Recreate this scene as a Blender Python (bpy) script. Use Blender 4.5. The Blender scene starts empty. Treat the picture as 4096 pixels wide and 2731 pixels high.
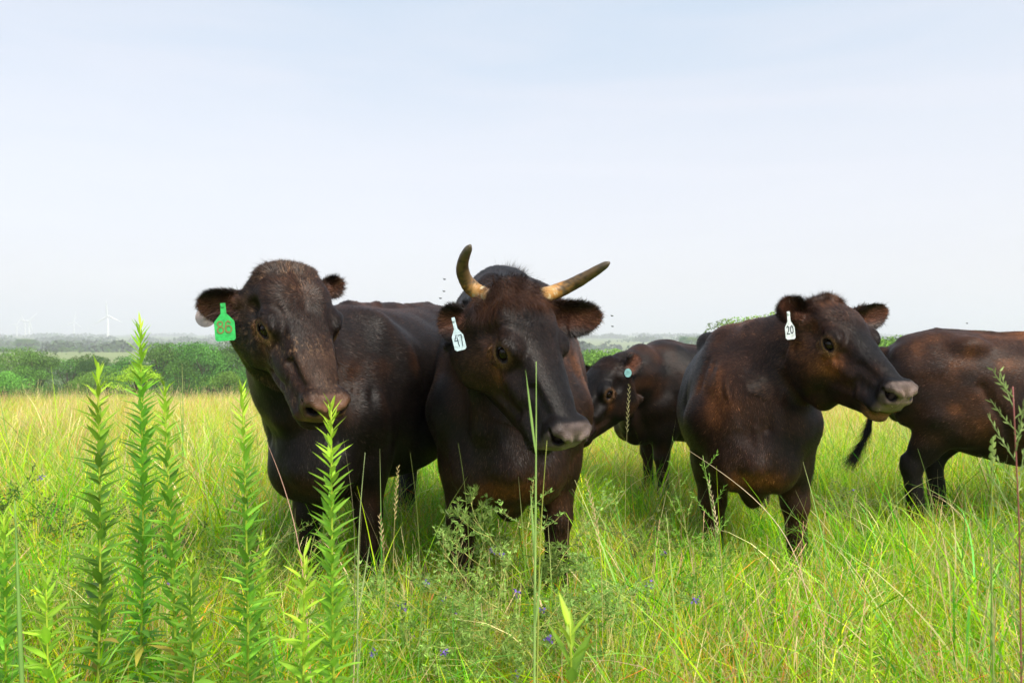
import bpy, math, random
import numpy as np
from mathutils import Vector, Matrix
rng = np.random.default_rng(7)
random.seed(7)
SC = bpy.context.scene
COL = SC.collection

# ------------------------------------------------------------------ camera, sky, sun, exposure
HOR = 335.0; FPX = 796.4; CZ = 1.15
cam_d = bpy.data.cameras.new('camera'); cam = bpy.data.objects.new('camera', cam_d); COL.objects.link(cam)
cam_d.sensor_width = 36; cam_d.lens = 28; cam_d.clip_start = 0.05; cam_d.clip_end = 30000
cam.location = (0, 0, CZ)
cam.rotation_euler = (math.radians(90) - math.atan((341 - HOR) / FPX), 0, 0)
cam_d.dof.use_dof = True; cam_d.dof.focus_distance = 2.9; cam_d.dof.aperture_fstop = 7.1
SC.camera = cam

SUN_DIR = Vector((0.40, -0.50, 0.77)).normalized()
sun_el = math.asin(SUN_DIR.z); sun_rot = math.atan2(SUN_DIR.x, SUN_DIR.y)
world = bpy.data.worlds.new('World'); SC.world = world; world.use_nodes = True
nt = world.node_tree; N = nt.nodes; L = nt.links
for n in list(N): N.remove(n)
def nn(nt, typ, **kw):
    n = nt.nodes.new(typ)
    for k, v in kw.items():
        if k.startswith('i_'): n.inputs[k[2:].replace('_', ' ')].default_value = v
        else: setattr(n, k, v)
    return n
def ramp(nt, stops, interp='LINEAR'):
    r = nt.nodes.new('ShaderNodeValToRGB'); cr = r.color_ramp; cr.interpolation = interp
    while len(cr.elements) < len(stops): cr.elements.new(0.5)
    for e, (p, c) in zip(cr.elements, stops):
        e.position = p; e.color = (c[0], c[1], c[2], 1) if len(c) == 3 else c
    return r
sky = nn(nt, 'ShaderNodeTexSky', sky_type='NISHITA', sun_disc=False, sun_elevation=sun_el, sun_rotation=sun_rot,
         air_density=1.0, dust_density=2.0, ozone_density=1.5, altitude=300)
tc = nn(nt, 'ShaderNodeTexCoord'); sep = nn(nt, 'ShaderNodeSeparateXYZ'); L.new(tc.outputs['Generated'], sep.inputs[0])
# thin high overcast veil over the clear sky: brighter and whiter low down, pale blue overhead
veil = ramp(nt, [(0.0, (0.95, 0.85, 0.89)), (0.05, (0.98, 0.88, 0.91)), (0.14, (1.01, 0.95, 0.97)), (0.23, (0.98, 0.97, 1.00)), (0.39, (0.68, 0.84, 0.98)), (1.0, (0.42, 0.64, 0.90))])
L.new(sep.outputs['Z'], veil.inputs[0])
mp = nn(nt, 'ShaderNodeMapping'); mp.inputs['Scale'].default_value = (1.2, 1.2, 9.0); L.new(tc.outputs['Generated'], mp.inputs[0])
cn = nn(nt, 'ShaderNodeTexNoise', i_Scale=1.6, i_Detail=5.0, i_Roughness=0.5, i_Distortion=0.4); L.new(mp.outputs[0], cn.inputs['Vector'])
cr = ramp(nt, [(0.44, (0, 0, 0)), (0.66, (1, 1, 1))]); L.new(cn.outputs['Fac'], cr.inputs[0])
cl = nn(nt, 'ShaderNodeMix', data_type='RGBA'); cl.inputs['B'].default_value = (1.13, 1.05, 1.05, 1)
m0 = nn(nt, 'ShaderNodeMath', operation='MULTIPLY'); m0.inputs[1].default_value = 0.38
L.new(cr.outputs[0], m0.inputs[0]); L.new(m0.outputs[0], cl.inputs['Factor']); L.new(veil.outputs[0], cl.inputs['A'])
bgv = nn(nt, 'ShaderNodeBackground', i_Strength=0.565); L.new(cl.outputs['Result'], bgv.inputs[0])
bgs = nn(nt, 'ShaderNodeBackground', i_Strength=0.05); L.new(sky.outputs[0], bgs.inputs[0])
ad = nn(nt, 'ShaderNodeAddShader'); L.new(bgv.outputs[0], ad.inputs[0]); L.new(bgs.outputs[0], ad.inputs[1])
wo = nn(nt, 'ShaderNodeOutputWorld'); L.new(ad.outputs[0], wo.inputs['Surface'])
sun_d = bpy.data.lights.new('sun', 'SUN'); sun_d.energy = 4.5; sun_d.angle = math.radians(24); sun_d.color = (1.0, 0.93, 0.82)
sun = bpy.data.objects.new('sun', sun_d); COL.objects.link(sun); sun.location = (20, -20, 40)
sun.rotation_euler = SUN_DIR.to_track_quat('Z', 'Y').to_euler()
SC.view_settings.view_transform = 'Standard'; SC.view_settings.look = 'None'
SC.view_settings.exposure = 0.32; SC.view_settings.gamma = 1.0
SC.render.engine = 'CYCLES'
cy = SC.cycles; cy.use_denoising = True; cy.max_bounces = 8; cy.diffuse_bounces = 3; cy.glossy_bounces = 2
cy.transmission_bounces = 4; cy.transparent_max_bounces = 8; cy.volume_bounces = 2
cy.sample_clamp_indirect = 8.0

# ------------------------------------------------------------------ helpers
def tag(o, label=None, cat=None, group=None, kind=None):
    if label: o['label'] = label
    if cat: o['category'] = cat
    if group: o['group'] = group
    if kind: o['kind'] = kind
    return o
def empty(name, loc):
    o = bpy.data.objects.new(name, None); COL.objects.link(o); o.location = loc; o.empty_display_size = 0.1
    return o
def mesh_np(name, V, F, mat=None, parent=None, loc=None, smooth=True, attrs=None, link=True, fmat=None):
    """V (n,3); F either (m,k) array or list of such arrays"""
    V = np.asarray(V, np.float32)
    Fs = F if isinstance(F, list) else [F]
    Fs = [np.asarray(f, np.int32) for f in Fs if len(f)]
    me = bpy.data.meshes.new(name)
    me.vertices.add(len(V)); me.vertices.foreach_set('co', V.ravel())
    nl = sum(f.size for f in Fs); nf = sum(len(f) for f in Fs)
    me.loops.add(nl); me.loops.foreach_set('vertex_index', np.concatenate([f.ravel() for f in Fs]))
    tot = np.concatenate([np.full(len(f), f.shape[1], np.int32) for f in Fs])
    st = np.concatenate([[0], np.cumsum(tot)[:-1]]).astype(np.int32)
    me.polygons.add(nf); me.polygons.foreach_set('loop_start', st)
    try: me.polygons.foreach_set('loop_total', tot)
    except Exception: pass
    me.polygons.foreach_set('use_smooth', np.full(nf, smooth, bool))
    for k, (typ, arr) in (attrs or {}).items():
        a = me.attributes.new(k, typ, 'POINT'); arr = np.asarray(arr, np.float32)
        if typ == 'FLOAT_COLOR':
            if arr.shape[1] == 3: arr = np.c_[arr, np.ones(len(arr), np.float32)]
            a.data.foreach_set('color', arr.ravel().astype(np.float32))
        elif typ == 'FLOAT_VECTOR': a.data.foreach_set('vector', arr.ravel())
        else: a.data.foreach_set('value', arr.ravel())
    mats = mat if isinstance(mat, (list, tuple)) else ([mat] if mat else [])
    for m in mats: me.materials.append(m)
    if fmat is not None: me.polygons.foreach_set('material_index', np.asarray(fmat, np.int32))
    me.update(calc_edges=True); me.validate()
    o = bpy.data.objects.new(name, me)
    if link: COL.objects.link(o)
    if parent: o.parent = parent
    if loc is not None: o.location = loc
    return o
def tube(P, R, k=8, cap=True, squash=None):
    """swept tube through points P with radii R -> V, F(quads), tris"""
    P = np.asarray(P, float); n = len(P); R = np.broadcast_to(np.asarray(R, float), (n,))
    T = np.gradient(P, axis=0); T /= np.linalg.norm(T, axis=1)[:, None] + 1e-9
    ref = np.array([0, 0, 1.0]) if abs(T[0, 2]) < 0.9 else np.array([1.0, 0, 0])
    V = []; u = np.cross(T[0], ref); u /= np.linalg.norm(u)
    for i in range(n):
        u = u - T[i] * (u @ T[i]); u /= np.linalg.norm(u) + 1e-9; w = np.cross(T[i], u)
        a = np.arange(k) * 2 * np.pi / k
        V.append(P[i] + R[i] * (np.cos(a)[:, None] * u + np.sin(a)[:, None] * w))
    V = np.concatenate(V); F = []
    for i in range(n - 1):
        for j in range(k):
            F.append((i * k + j, i * k + (j + 1) % k, (i + 1) * k + (j + 1) % k, (i + 1) * k + j))
    F = np.array(F); tr = np.zeros((0, 3), int)
    if cap:
        V = np.r_[V, [P[0]], [P[-1]]]; a = len(V) - 2; b = len(V) - 1
        t = [(a, (j + 1) % k, j) for j in range(k)] + [(b, (n - 1) * k + j, (n - 1) * k + (j + 1) % k) for j in range(k)]
        tr = np.array(t)
    return V, F, tr
class Join:
    def __init__(s): s.V = []; s.Q = []; s.T = []; s.n = 0; s.A = []
    def add(s, V, Q=None, T=None, a=None):
        V = np.asarray(V, float); s.V.append(V)
        if Q is not None and len(Q): s.Q.append(np.asarray(Q) + s.n)
        if T is not None and len(T): s.T.append(np.asarray(T) + s.n)
        if a is not None: s.A.append(np.broadcast_to(np.asarray(a, float), (len(V), np.size(a) if np.ndim(a) < 2 else np.shape(a)[1])))
        s.n += len(V)
    def faces(s):
        r = []
        if s.Q: r.append(np.concatenate(s.Q))
        if s.T: r.append(np.concatenate(s.T))
        return r
    def build(s, name, mat, parent=None, loc=None, smooth=True, attr=None, off=None, link=True):
        V = np.concatenate(s.V)
        if off is not None: V = V - np.asarray(off)
        at = None
        if attr and s.A:
            A = np.concatenate(s.A); at = {attr: ('FLOAT_COLOR', A)}
        return mesh_np(name, V, s.faces(), mat, parent, loc, smooth, at, link)
def sstep(a, b, x):
    t = np.clip((x - a) / (b - a), 0, 1); return t * t * (3 - 2 * t)
def vnoise(P, s, seed=0):
    """cheap smooth value noise, P (n,3)"""
    Q = P * s; I = np.floor(Q).astype(np.int64); f = Q - I; f = f * f * (3 - 2 * f); out = 0
    def h(a, b, c):
        v = (a * 73856093) ^ (b * 19349663) ^ (c * 83492791) ^ (seed * 2654435761)
        v = (v ^ (v >> 13)) * 1274126177; v = v & 0x7fffffff
        return ((v >> 7) & 0xffff) / 65535.0
    for i in (0, 1):
        for j in (0, 1):
            for k in (0, 1):
                w = (f[:, 0] if i else 1 - f[:, 0]) * (f[:, 1] if j else 1 - f[:, 1]) * (f[:, 2] if k else 1 - f[:, 2])
                out = out + w * h(I[:, 0] + i, I[:, 1] + j, I[:, 2] + k)
    return out
def px(x, y, Y):
    """a point of the place at distance Y ahead of the camera, seen at photo pixel x, y"""
    return np.array([(x - 512) / FPX * Y, Y, CZ - (y - HOR) / FPX * Y])

def material(name, col=(0.5, 0.5, 0.5), rough=0.6, spec=0.5, **kw):
    m = bpy.data.materials.new(name); m.use_nodes = True
    b = m.node_tree.nodes['Principled BSDF']; b.inputs['Base Color'].default_value = (*col, 1)
    b.inputs['Roughness'].default_value = rough; b.inputs['Specular IOR Level'].default_value = spec
    for k, v in kw.items(): b.inputs[k.replace('_', ' ')].default_value = v
    return m
# ------------------------------------------------------------------ implicit surfaces (animals)
def axis(lo, hi, flo, fhi, fine, coarse):
    a = [flo]; s = fine
    while a[0] > lo: s = min(s * 1.12, coarse); a.insert(0, a[0] - s)
    mid = list(np.arange(flo + fine, fhi, fine)); a += mid; s = fine
    while a[-1] < hi: s = min(s * 1.12, coarse); a.append(a[-1] + s)
    return np.array(a, np.float32)
class Field:
    def __init__(s, ax): print('GRID', [len(a) for a in ax]); s.ax = ax; s.F = np.full([len(a) for a in ax], 0.5, np.float32)
    def box(s, lo, hi):
        sl = []
        for a, l, h in zip(s.ax, lo, hi):
            i = max(0, np.searchsorted(a, l) - 1); j = min(len(a), np.searchsorted(a, h) + 1); sl.append(slice(i, j))
        return tuple(sl)
    def apply(s, fn, lo, hi, k=0.02, op='u'):
        m = k + 0.035; sl = s.box(np.array(lo) - m, np.array(hi) + m)
        if any(x.stop <= x.start for x in sl): return
        x0, x1 = sl[0].start, sl[0].stop; step = max(1, int(600000 / max(1, (sl[1].stop - sl[1].start) * (sl[2].stop - sl[2].start))))
        Y = s.ax[1][sl[1]][None, :, None]; Z = s.ax[2][sl[2]][None, None, :]
        for i in range(x0, x1, step):
            c = (slice(i, min(i + step, x1)), sl[1], sl[2]); X = s.ax[0][c[0]][:, None, None]
            d = fn(X, Y, Z).astype(np.float32); f = s.F[c]
            if op == 'u':
                h = np.clip(0.5 + 0.5 * (f - d) / k, 0, 1); s.F[c] = f * (1 - h) + d * h - k * h * (1 - h)
            else:
                h = np.clip(0.5 + 0.5 * (f + d) / k, 0, 1); s.F[c] = f * h - d * (1 - h) + k * h * (1 - h)
    def mesh(s, smooth=2):
        F = s.F; nx, ny, nz = F.shape; neg = F < 0
        ax = s.ax; acc = {}; cells = []; pts = []; quads = []
        ids = lambda i, j, k: (i * ny + j) * nz + k
        for d in range(3):
            o = [0, 0, 0]; o[d] = 1
            a = neg[:nx - o[0], :ny - o[1], :nz - o[2]]; b = neg[o[0]:, o[1]:, o[2]:]
            I, J, K = np.nonzero(a != b)
            e = [(1, 2), (2, 0), (0, 1)][d]; C = [I, J, K]
            ok = (C[e[0]] > 0) & (C[e[1]] > 0)
            for q, n_ in enumerate((nx, ny, nz)): ok &= C[q] < n_ - 1
            I, J, K = I[ok], J[ok], K[ok]; C = [I, J, K]
            f0 = F[I, J, K]; f1 = F[I + o[0], J + o[1], K + o[2]]; t = f0 / (f0 - f1)
            P = np.stack([ax[0][I], ax[1][J], ax[2][K]], 1).astype(np.float64)
            P[:, d] += t * (ax[d][C[d] + 1] - ax[d][C[d]])
            q4 = []
            for du, dv in ((0, 0), (-1, 0), (-1, -1), (0, -1)):
                D = [I.copy(), J.copy(), K.copy()]; D[e[0]] += du; D[e[1]] += dv; c = ids(*D)
                q4.append(c); cells.append(c); pts.append(P)
            q4 = np.stack(q4, 1); fl = f0 < 0
            quads.append(np.where(fl[:, None], q4, q4[:, ::-1]))
        cells = np.concatenate(cells); pts = np.concatenate(pts); Q = np.concatenate(quads)
        u, inv = np.unique(cells, return_inverse=True); n = len(u)
        cnt = np.bincount(inv, minlength=n)
        V = np.stack([np.bincount(inv, pts[:, i], n) / cnt for i in range(3)], 1)
        Q = np.searchsorted(u, Q)
        E = np.concatenate([Q[:, [0, 1]], Q[:, [1, 2]], Q[:, [2, 3]], Q[:, [3, 0]]])
        for it in range(smooth):
            lam = 0.55 if it % 2 == 0 else -0.35
            deg = np.bincount(E.ravel(), minlength=n)
            S = np.stack([np.bincount(E[:, 0], V[E[:, 1], i], n) + np.bincount(E[:, 1], V[E[:, 0], i], n) for i in range(3)], 1) / np.maximum(deg, 1)[:, None]
            V = V + lam * (S - V)
        return V, Q
def vnormals(V, Q):
    n = np.cross(V[Q[:, 2]] - V[Q[:, 0]], V[Q[:, 3]] - V[Q[:, 1]])
    N_ = np.zeros_like(V)
    for c in range(4):
        for i in range(3): N_[:, i] += np.bincount(Q[:, c], n[:, i], len(V))
    return N_ / (np.linalg.norm(N_, axis=1)[:, None] + 1e-12)

class Frame:
    """local frame: world = o + s * R @ local"""
    def __init__(s, o, R, sc=1.0, a=(1, 1, 1)): s.o = np.array(o, float); s.R = np.array(R, float); s.s = sc; s.a = np.array(a, float)
    def w(s, p): return s.o + (np.asarray(p, float) * s.s * s.a) @ s.R.T
    def l(s, p): return ((np.asarray(p, float) - s.o) @ s.R) / s.s / s.a
    def lx(s, X, Y, Z):
        a = X - s.o[0]; b = Y - s.o[1]; c = Z - s.o[2]; R = s.R
        return [(a * R[0, i] + b * R[1, i] + c * R[2, i]) / (s.s * s.a[i]) for i in range(3)]
    def v(s, d): return np.asarray(d, float) @ s.R.T
def head_frame(pos, yaw, pitch, roll, sc):
    sc, asp = (sc, (1, 1.2, 1.1)) if not isinstance(sc, tuple) else (sc[0], (1,) + sc[1:])
    w, p, r = map(math.radians, (yaw, pitch, roll))
    fx = np.array([math.sin(w) * math.cos(p), -math.cos(w) * math.cos(p), -math.sin(p)]); side = np.array([math.cos(w), math.sin(w), 0.])
    up = np.cross(fx, side)
    return Frame(pos, np.array([fx, math.cos(r) * side + math.sin(r) * up, -math.sin(r) * side + math.cos(r) * up]).T, sc, asp)

class Sculpt:
    """primitives in a local frame, written into the world field"""
    def __init__(s, F, fr): s.F = F; s.fr = fr
    def ell(s, c, r, k=0.02, op='u', R=None):
        fr = s.fr; r = np.array(r, float); R = np.eye(3) if R is None else np.array(R, float)
        def fn(X, Y, Z):
            x, y, z = fr.lx(X, Y, Z); x = x - c[0]; y = y - c[1]; z = z - c[2]
            a, b, d = [x * R[0, i] + y * R[1, i] + z * R[2, i] for i in range(3)]
            k0 = np.sqrt((a / r[0]) ** 2 + (b / r[1]) ** 2 + (d / r[2]) ** 2) + 1e-9
            k1 = np.sqrt((a / r[0] ** 2) ** 2 + (b / r[1] ** 2) ** 2 + (d / r[2] ** 2) ** 2) + 1e-9
            return k0 * (k0 - 1) / k1 * fr.s
        w = fr.w(c); m = r.max() * fr.s * fr.a.max(); s.F.apply(fn, w - m, w + m, k, op)
    def cap(s, a, b, ra, rb, k=0.02, op='u', up=None, wa=None, wb=None):
        """tapered capsule; with up: r is the extent along up and w* the extent across"""
        fr = s.fr; a = np.array(a, float); b = np.array(b, float); L_ = np.linalg.norm(b - a) + 1e-9; ax = (b - a) / L_
        if up is not None:
            up = np.array(up, float); up = up - ax * (up @ ax); up /= np.linalg.norm(up); sd = np.cross(ax, up)
        def fn(X, Y, Z):
            x, y, z = fr.lx(X, Y, Z); x = x - a[0]; y = y - a[1]; z = z - a[2]
            h = x * ax[0] + y * ax[1] + z * ax[2]; t = np.clip(h / L_, 0, 1); r = ra + (rb - ra) * t
            if up is None:
                x = x - t * L_ * ax[0]; y = y - t * L_ * ax[1]; z = z - t * L_ * ax[2]
                return (np.sqrt(x * x + y * y + z * z) - r) * fr.s
            w = wa + (wb - wa) * t; u = x * up[0] + y * up[1] + z * up[2]; v = x * sd[0] + y * sd[1] + z * sd[2]; e = h - t * L_
            m = np.minimum(r, w)
            k0 = np.sqrt((u / r) ** 2 + (v / w) ** 2 + (e / m) ** 2) + 1e-9
            k1 = np.sqrt((u / r ** 2) ** 2 + (v / w ** 2) ** 2 + (e / m ** 2) ** 2) + 1e-9
            return k0 * (k0 - 1) / k1 * fr.s
        m = max(ra, rb, wa or 0, wb or 0) * fr.s * fr.a.max(); A = fr.w(a); B = fr.w(b)
        s.F.apply(fn, np.minimum(A, B) - m, np.maximum(A, B) + m, k, op)
    def poly(s, P, R, k=0.01, op='u'):
        P = np.asarray(P, float); R = np.broadcast_to(R, (len(P),))
        for i in range(len(P) - 1): s.cap(P[i], P[i + 1], R[i], R[i + 1], k, op)
    def loft(s, T, k=0.02, n=2.4):
        """T rows: x, top z, bottom z, half width, taper (wider on top), from back to front"""
        T = np.array(T, float); fr = s.fr; xs = T[:, 0]
        xd = np.linspace(xs[0], xs[-1], 200)
        def cr(y):
            m = np.gradient(y, xs); i = np.clip(np.searchsorted(xs, xd) - 1, 0, len(xs) - 2); h = xs[i + 1] - xs[i]; t = (xd - xs[i]) / h
            return ((2 * t**3 - 3 * t**2 + 1) * y[i] + (t**3 - 2 * t**2 + t) * h * m[i] + (-2 * t**3 + 3 * t**2) * y[i + 1] + (t**3 - t**2) * h * m[i + 1])
        C = [cr(T[:, j]) for j in range(1, 5)]
        def fn(X, Y, Z):
            x, y, z = fr.lx(X, Y, Z); xc = np.clip(x, xs[0], xs[-1]); top, bot, hw, tp = [np.interp(xc, xd, c) for c in C]
            cz = (top + bot) / 2; hz = np.maximum((top - bot) / 2, .01); v = (z - cz) / hz; w = np.maximum(hw * (1 + tp * np.clip(v, -1.2, 1.2)), .008)
            q = ((np.abs(y) / w) ** n + np.abs(v) ** n + 1e-9) ** (1 / n); d = (q - 1) * np.minimum(hz, w)
            e = np.maximum(x - xs[-1], xs[0] - x); d = np.where(e > 0, np.sqrt(np.maximum(d, 0) ** 2 + e * e) + np.minimum(d, 0), d)
            kk = .03; e2 = np.maximum(x - xs[-1], xs[0] - x); h = np.clip(.5 - .5 * (d - e2) / kk, 0, 1)
            return (d * (1 - h) + e2 * h + kk * h * (1 - h)) * fr.s
        lo = np.array([xs[0], -T[:, 3].max() * 1.4, T[:, 2].min()]); hi = np.array([xs[-1], T[:, 3].max() * 1.4, T[:, 1].max()])
        cs = np.array([fr.w([x, y, z]) for x in (lo[0], hi[0]) for y in (lo[1], hi[1]) for z in (lo[2], hi[2])])
        s.F.apply(fn, cs.min(0), cs.max(0), k)

def rotm(ax_, deg):
    return np.array(Matrix.Rotation(math.radians(deg), 3, ax_))
EYE = (.203, .100, -.050)
def eye_axes(s, o=EYE):
    out = np.array([.55, s * .78, .24]); out /= np.linalg.norm(out)
    fw = np.array([1, 0, -.32]); fw -= out * (fw @ out); fw /= np.linalg.norm(fw); up = np.cross(out, fw) * (-s); up /= np.linalg.norm(up)
    if up[2] < 0: up = -up
    return out, fw, up
def build_head(S, bull=0.0, jowl=0.0, sc=1.0):
    b = bull
    S.loft([(-.07, -.045, -.17, .07, .1), (0, -.004, -.20, .086 + .012 * b, .12), (.05, .014, -.250, .099 + .012 * b, .12), (.1, .024 + .006 * b, -.265, .102 + .014 * b, .15),
            (.15, .027 + .006 * b, -.262, .097 + .014 * b, .22), (.2, .022, -.250, .090 + .012 * b, .22), (.25, .012, -.238, .082 + .01 * b, .17), (.3, .002, -.222, .075 + .014 * b, .12),
            (.35, -.004, -.205, .068 + .016 * b, .08), (.4, -.009, -.190, .061 + .014 * b, .04), (.45, -.015, -.176, .055 + .012 * b, .0), (.5, -.022, -.162, .051 + .006 * b, 0), (.545, -.036, -.132, .040 + .006 * b, 0)], .02)
    S.ell((.0, 0, -.02), (.05, .07 + .022 * b, .045), .03)                         # poll
    S.ell((.10, 0, -.005), (.10, .08 + .012 * b, .033 + .008 * b), .03)  # forehead
    for s in (-1, 1):
        S.ell((.205, s * (.083 + .008 * b), -.020), (.052, .028, .027), .018)    # brow
        S.ell((.230, s * .076, -.056), (.046, .028, .038), .018)                # orbit
        S.ell((.135, s * (.064 + .008 * b), -.165), (.125, .047 + .008 * b, .100), .024)   # cheek muscle
        S.ell((.05, s * .075, -.09), (.06, .035, .05), .03)                # temple
        S.cap((.26, s * .074, -.095), (.36, s * .060, -.092), .019, .015, .016)  # facial crest
        S.cap((.42, s * .046, -.12), (.51, s * .046, -.118), .026, .026, .02)     # upper lip
        S.ell((.515, s * (.039 + .003 * b), -.058), (.037, .029, .038), .018)            # nostril wing
        S.cap((.03, s * .075, -.235), (.16, s * .05, -.235), .026, .024, .018)     # jaw edge
        # dents: above the eye, before the eye, beside the nose bone
        S.ell((.135, s * .108, -.055), (.035, .014, .022), .03, 's')
        S.ell((.302, s * (.083 + .012 * b), -.045), (.035, .014, .014), .025, 's')
        S.cap((.30, s * .075, -.155), (.40, s * .068, -.125), .012, .009, .022, 's')
        S.cap((.36, s * .066, -.045), (.46, s * .058, -.045), .010, .008, .02, 's')
    S.ell((.532, 0, -.074), (.034, .045 + .005 * b, .050), .025)               # muzzle pad
    S.ell((.480, 0, -.163 - .010 * b), (.055, .044, .026), .018)                    # chin
    S.cap((.42, 0, -.172), (.15, 0, -.250), .026, .034, .03)                # under the jaw
    for s in (-1, 1):
        # mouth slit
        S.poly([(.555, s * .004, -.128), (.535, s * .035, -.131), (.49, s * .058, -.134), (.44, s * .064, -.142), (.395, s * .070, -.155)], .0035, .006, 's')
        # nostril: comma opening
        n0 = np.array((.538, s * .038, -.060))
        S.poly([(.563, s * .018, -.048), (.556, s * .034, -.038), (.535, s * .052, -.036), (.512, s * .060, -.046)], [.008, .009, .009, .006], .010)
        S.ell(n0, (.030, .0165, .0200), .006, 's', rotm('Z', s * 40) @ rotm('Y', 15))
        S.cap((.548, s * .044, -.060), (.515, s * .062, -.048), .012, .006, .006, 's')
        S.poly([(.560, s * .022, -.078), (.545, s * .048, -.082), (.520, s * .060, -.072)], [.006, .008, .006], .012)
        # eye socket and lids
        E_ = np.array(EYE) * (1, s, 1); out, fw, up = eye_axes(s)
        S.ell(E_ + out * .006, (.024, .027, .0175), .008, 's', np.stack([out, fw, up], 1))
        th = np.linspace(0, 2 * np.pi, 15)
        ring = [E_ + out * (.004 + .003 * abs(math.cos(t)) * -1 + (.0035 if math.sin(t) > 0 else 0)) + fw * math.cos(t) * .0330 + up * math.sin(t) * .0192 - up * .002 * math.cos(t) for t in th]
        S.poly(ring, [.0062 if math.sin(t) > 0 else .0052 for t in th], .006)
        S.poly([E_ + out * .004 + fw * .031 - up * .003, E_ + out * -.004 + fw * .054 - up * .015], [.006, .003], .01)  # inner corner
        S.poly([E_ + out * .001 + fw * math.cos(t) * .045 + up * (math.sin(t) * .036) for t in np.linspace(.35, 2.8, 8)], .0045, .014)  # brow fold
        S.poly([E_ - out * .006 + fw * math.cos(t) * .045 + up * (math.sin(t) * .038) for t in np.linspace(-.5, -2.6, 7)], .0025, .012)

def ear_prim(F, B, T, Nn, w, th=.006, cup=.5, k=.012):
    B = np.array(B, float); T = np.array(T, float); L_ = np.linalg.norm(T - B); u = (T - B) / L_
    n = np.array(Nn, float); n -= u * (n @ u); n /= np.linalg.norm(n); v = np.cross(n, u)
    def fn(X, Y, Z):
        x = X - B[0]; y = Y - B[1]; z = Z - B[2]
        a = x * u[0] + y * u[1] + z * u[2]; b = x * v[0] + y * v[1] + z * v[2]; c = x * n[0] + y * n[1] + z * n[2]; t = a / L_
        tt = np.clip(t, 0, 1)
        hw = w * np.interp(tt, [0, .12, .3, .5, .65, .8, .92, 1.0], [.42, .55, .86, 1.0, 1.0, .86, .58, .12])
        cu = cup * np.interp(tt, [0, .2, .5, 1], [1.6, 1.3, .8, .35])
        n0 = cu * (b * b) / w - cu * w * .45 - .12 * L_ * (tt - .5) ** 2
        g = 1 / np.sqrt(1 + (2 * cu * b / w) ** 2)
        d1 = np.abs(c - n0) * g - th * (1.15 - .4 * tt); d2 = (np.abs(b) - hw) * .8; d3 = np.maximum(a - L_, -a)
        kk = .008
        def smax(p, q): h = np.clip(.5 + .5 * (p - q) / kk, 0, 1); return q * (1 - h) + p * h + kk * h * (1 - h)
        return smax(smax(d1, d2), d3)
    m = max(w, .05) + .02
    F.apply(fn, np.minimum(B, T) - m, np.maximum(B, T) + m, k)
    return dict(B=B, T=T, u=u, v=v, n=n, L=L_, w=w)
# ------------------------------------------------------------------ coat materials
def coat_material(name, fur=False, gloss=.18):
    m = bpy.data.materials.new(name); m.use_nodes = True; nt = m.node_tree; b = nt.nodes['Principled BSDF']; L = nt.links
    a = nn(nt, 'ShaderNodeAttribute', attribute_name='col')
    L.new(a.outputs['Color'], b.inputs['Base Color'])
    if fur:
        b.inputs['Roughness'].default_value = .42; b.inputs['Specular IOR Level'].default_value = .22
        b.inputs['Sheen Weight'].default_value = .0; b.inputs['Sheen Roughness'].default_value = .4
        return m
    wet = nn(nt, 'ShaderNodeAttribute', attribute_name='wet')
    hc = nn(nt, 'ShaderNodeAttribute', attribute_name='hc')
    mp1 = nn(nt, 'ShaderNodeMapping'); mp1.inputs['Scale'].default_value = (60, 260, 110); L.new(hc.outputs['Vector'], mp1.inputs[0])
    n1 = nn(nt, 'ShaderNodeTexNoise', i_Scale=1.0, i_Detail=4.0, i_Roughness=.6); L.new(mp1.outputs[0], n1.inputs['Vector'])
    n2 = nn(nt, 'ShaderNodeTexNoise', i_Scale=14.0, i_Detail=4.0, i_Roughness=.55); L.new(hc.outputs['Vector'], n2.inputs['Vector'])
    vo = nn(nt, 'ShaderNodeTexVoronoi', i_Scale=210.0); L.new(hc.outputs['Vector'], vo.inputs['Vector'])
    r = ramp(nt, [(0.25, (.55, .55, .55)), (0.75, (1.6, 1.55, 1.5))]); L.new(n1.outputs['Fac'], r.inputs[0])
    mu = nn(nt, 'ShaderNodeMix', data_type='RGBA', blend_type='MULTIPLY'); mu.inputs['Factor'].default_value = 1
    L.new(a.outputs['Color'], mu.inputs['A']); L.new(r.outputs[0], mu.inputs['B'])
    mw = nn(nt, 'ShaderNodeMix', data_type='RGBA'); L.new(wet.outputs['Fac'], mw.inputs['Factor']); L.new(mu.outputs['Result'], mw.inputs['A']); L.new(a.outputs['Color'], mw.inputs['B'])
    L.new(mw.outputs['Result'], b.inputs['Base Color'])
    ro = nn(nt, 'ShaderNodeMapRange'); ro.inputs['To Min'].default_value = .50; ro.inputs['To Max'].default_value = .42; L.new(wet.outputs['Fac'], ro.inputs['Value']); L.new(ro.outputs[0], b.inputs['Roughness'])
    b.inputs['Specular IOR Level'].default_value = gloss
    hm = nn(nt, 'ShaderNodeMix', data_type='FLOAT'); L.new(wet.outputs['Fac'], hm.inputs['Factor']); L.new(n1.outputs['Fac'], hm.inputs['A']); L.new(vo.outputs['Distance'], hm.inputs['B'])
    bp = nn(nt, 'ShaderNodeBump', i_Strength=.45, i_Distance=.003); L.new(hm.outputs['Result'], bp.inputs['Height'])
    bp2 = nn(nt, 'ShaderNodeBump', i_Strength=.5, i_Distance=.006); L.new(n2.outputs['Fac'], bp2.inputs['Height']); L.new(bp.outputs[0], bp2.inputs['Normal'])
    L.new(bp2.outputs[0], b.inputs['Normal'])
    return m
M_SKIN = coat_material('short_coat'); M_FUR = coat_material('coat_hair', fur=True)
M_EYE = material('eye', (.016, .008, .005), .08, .30)
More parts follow.
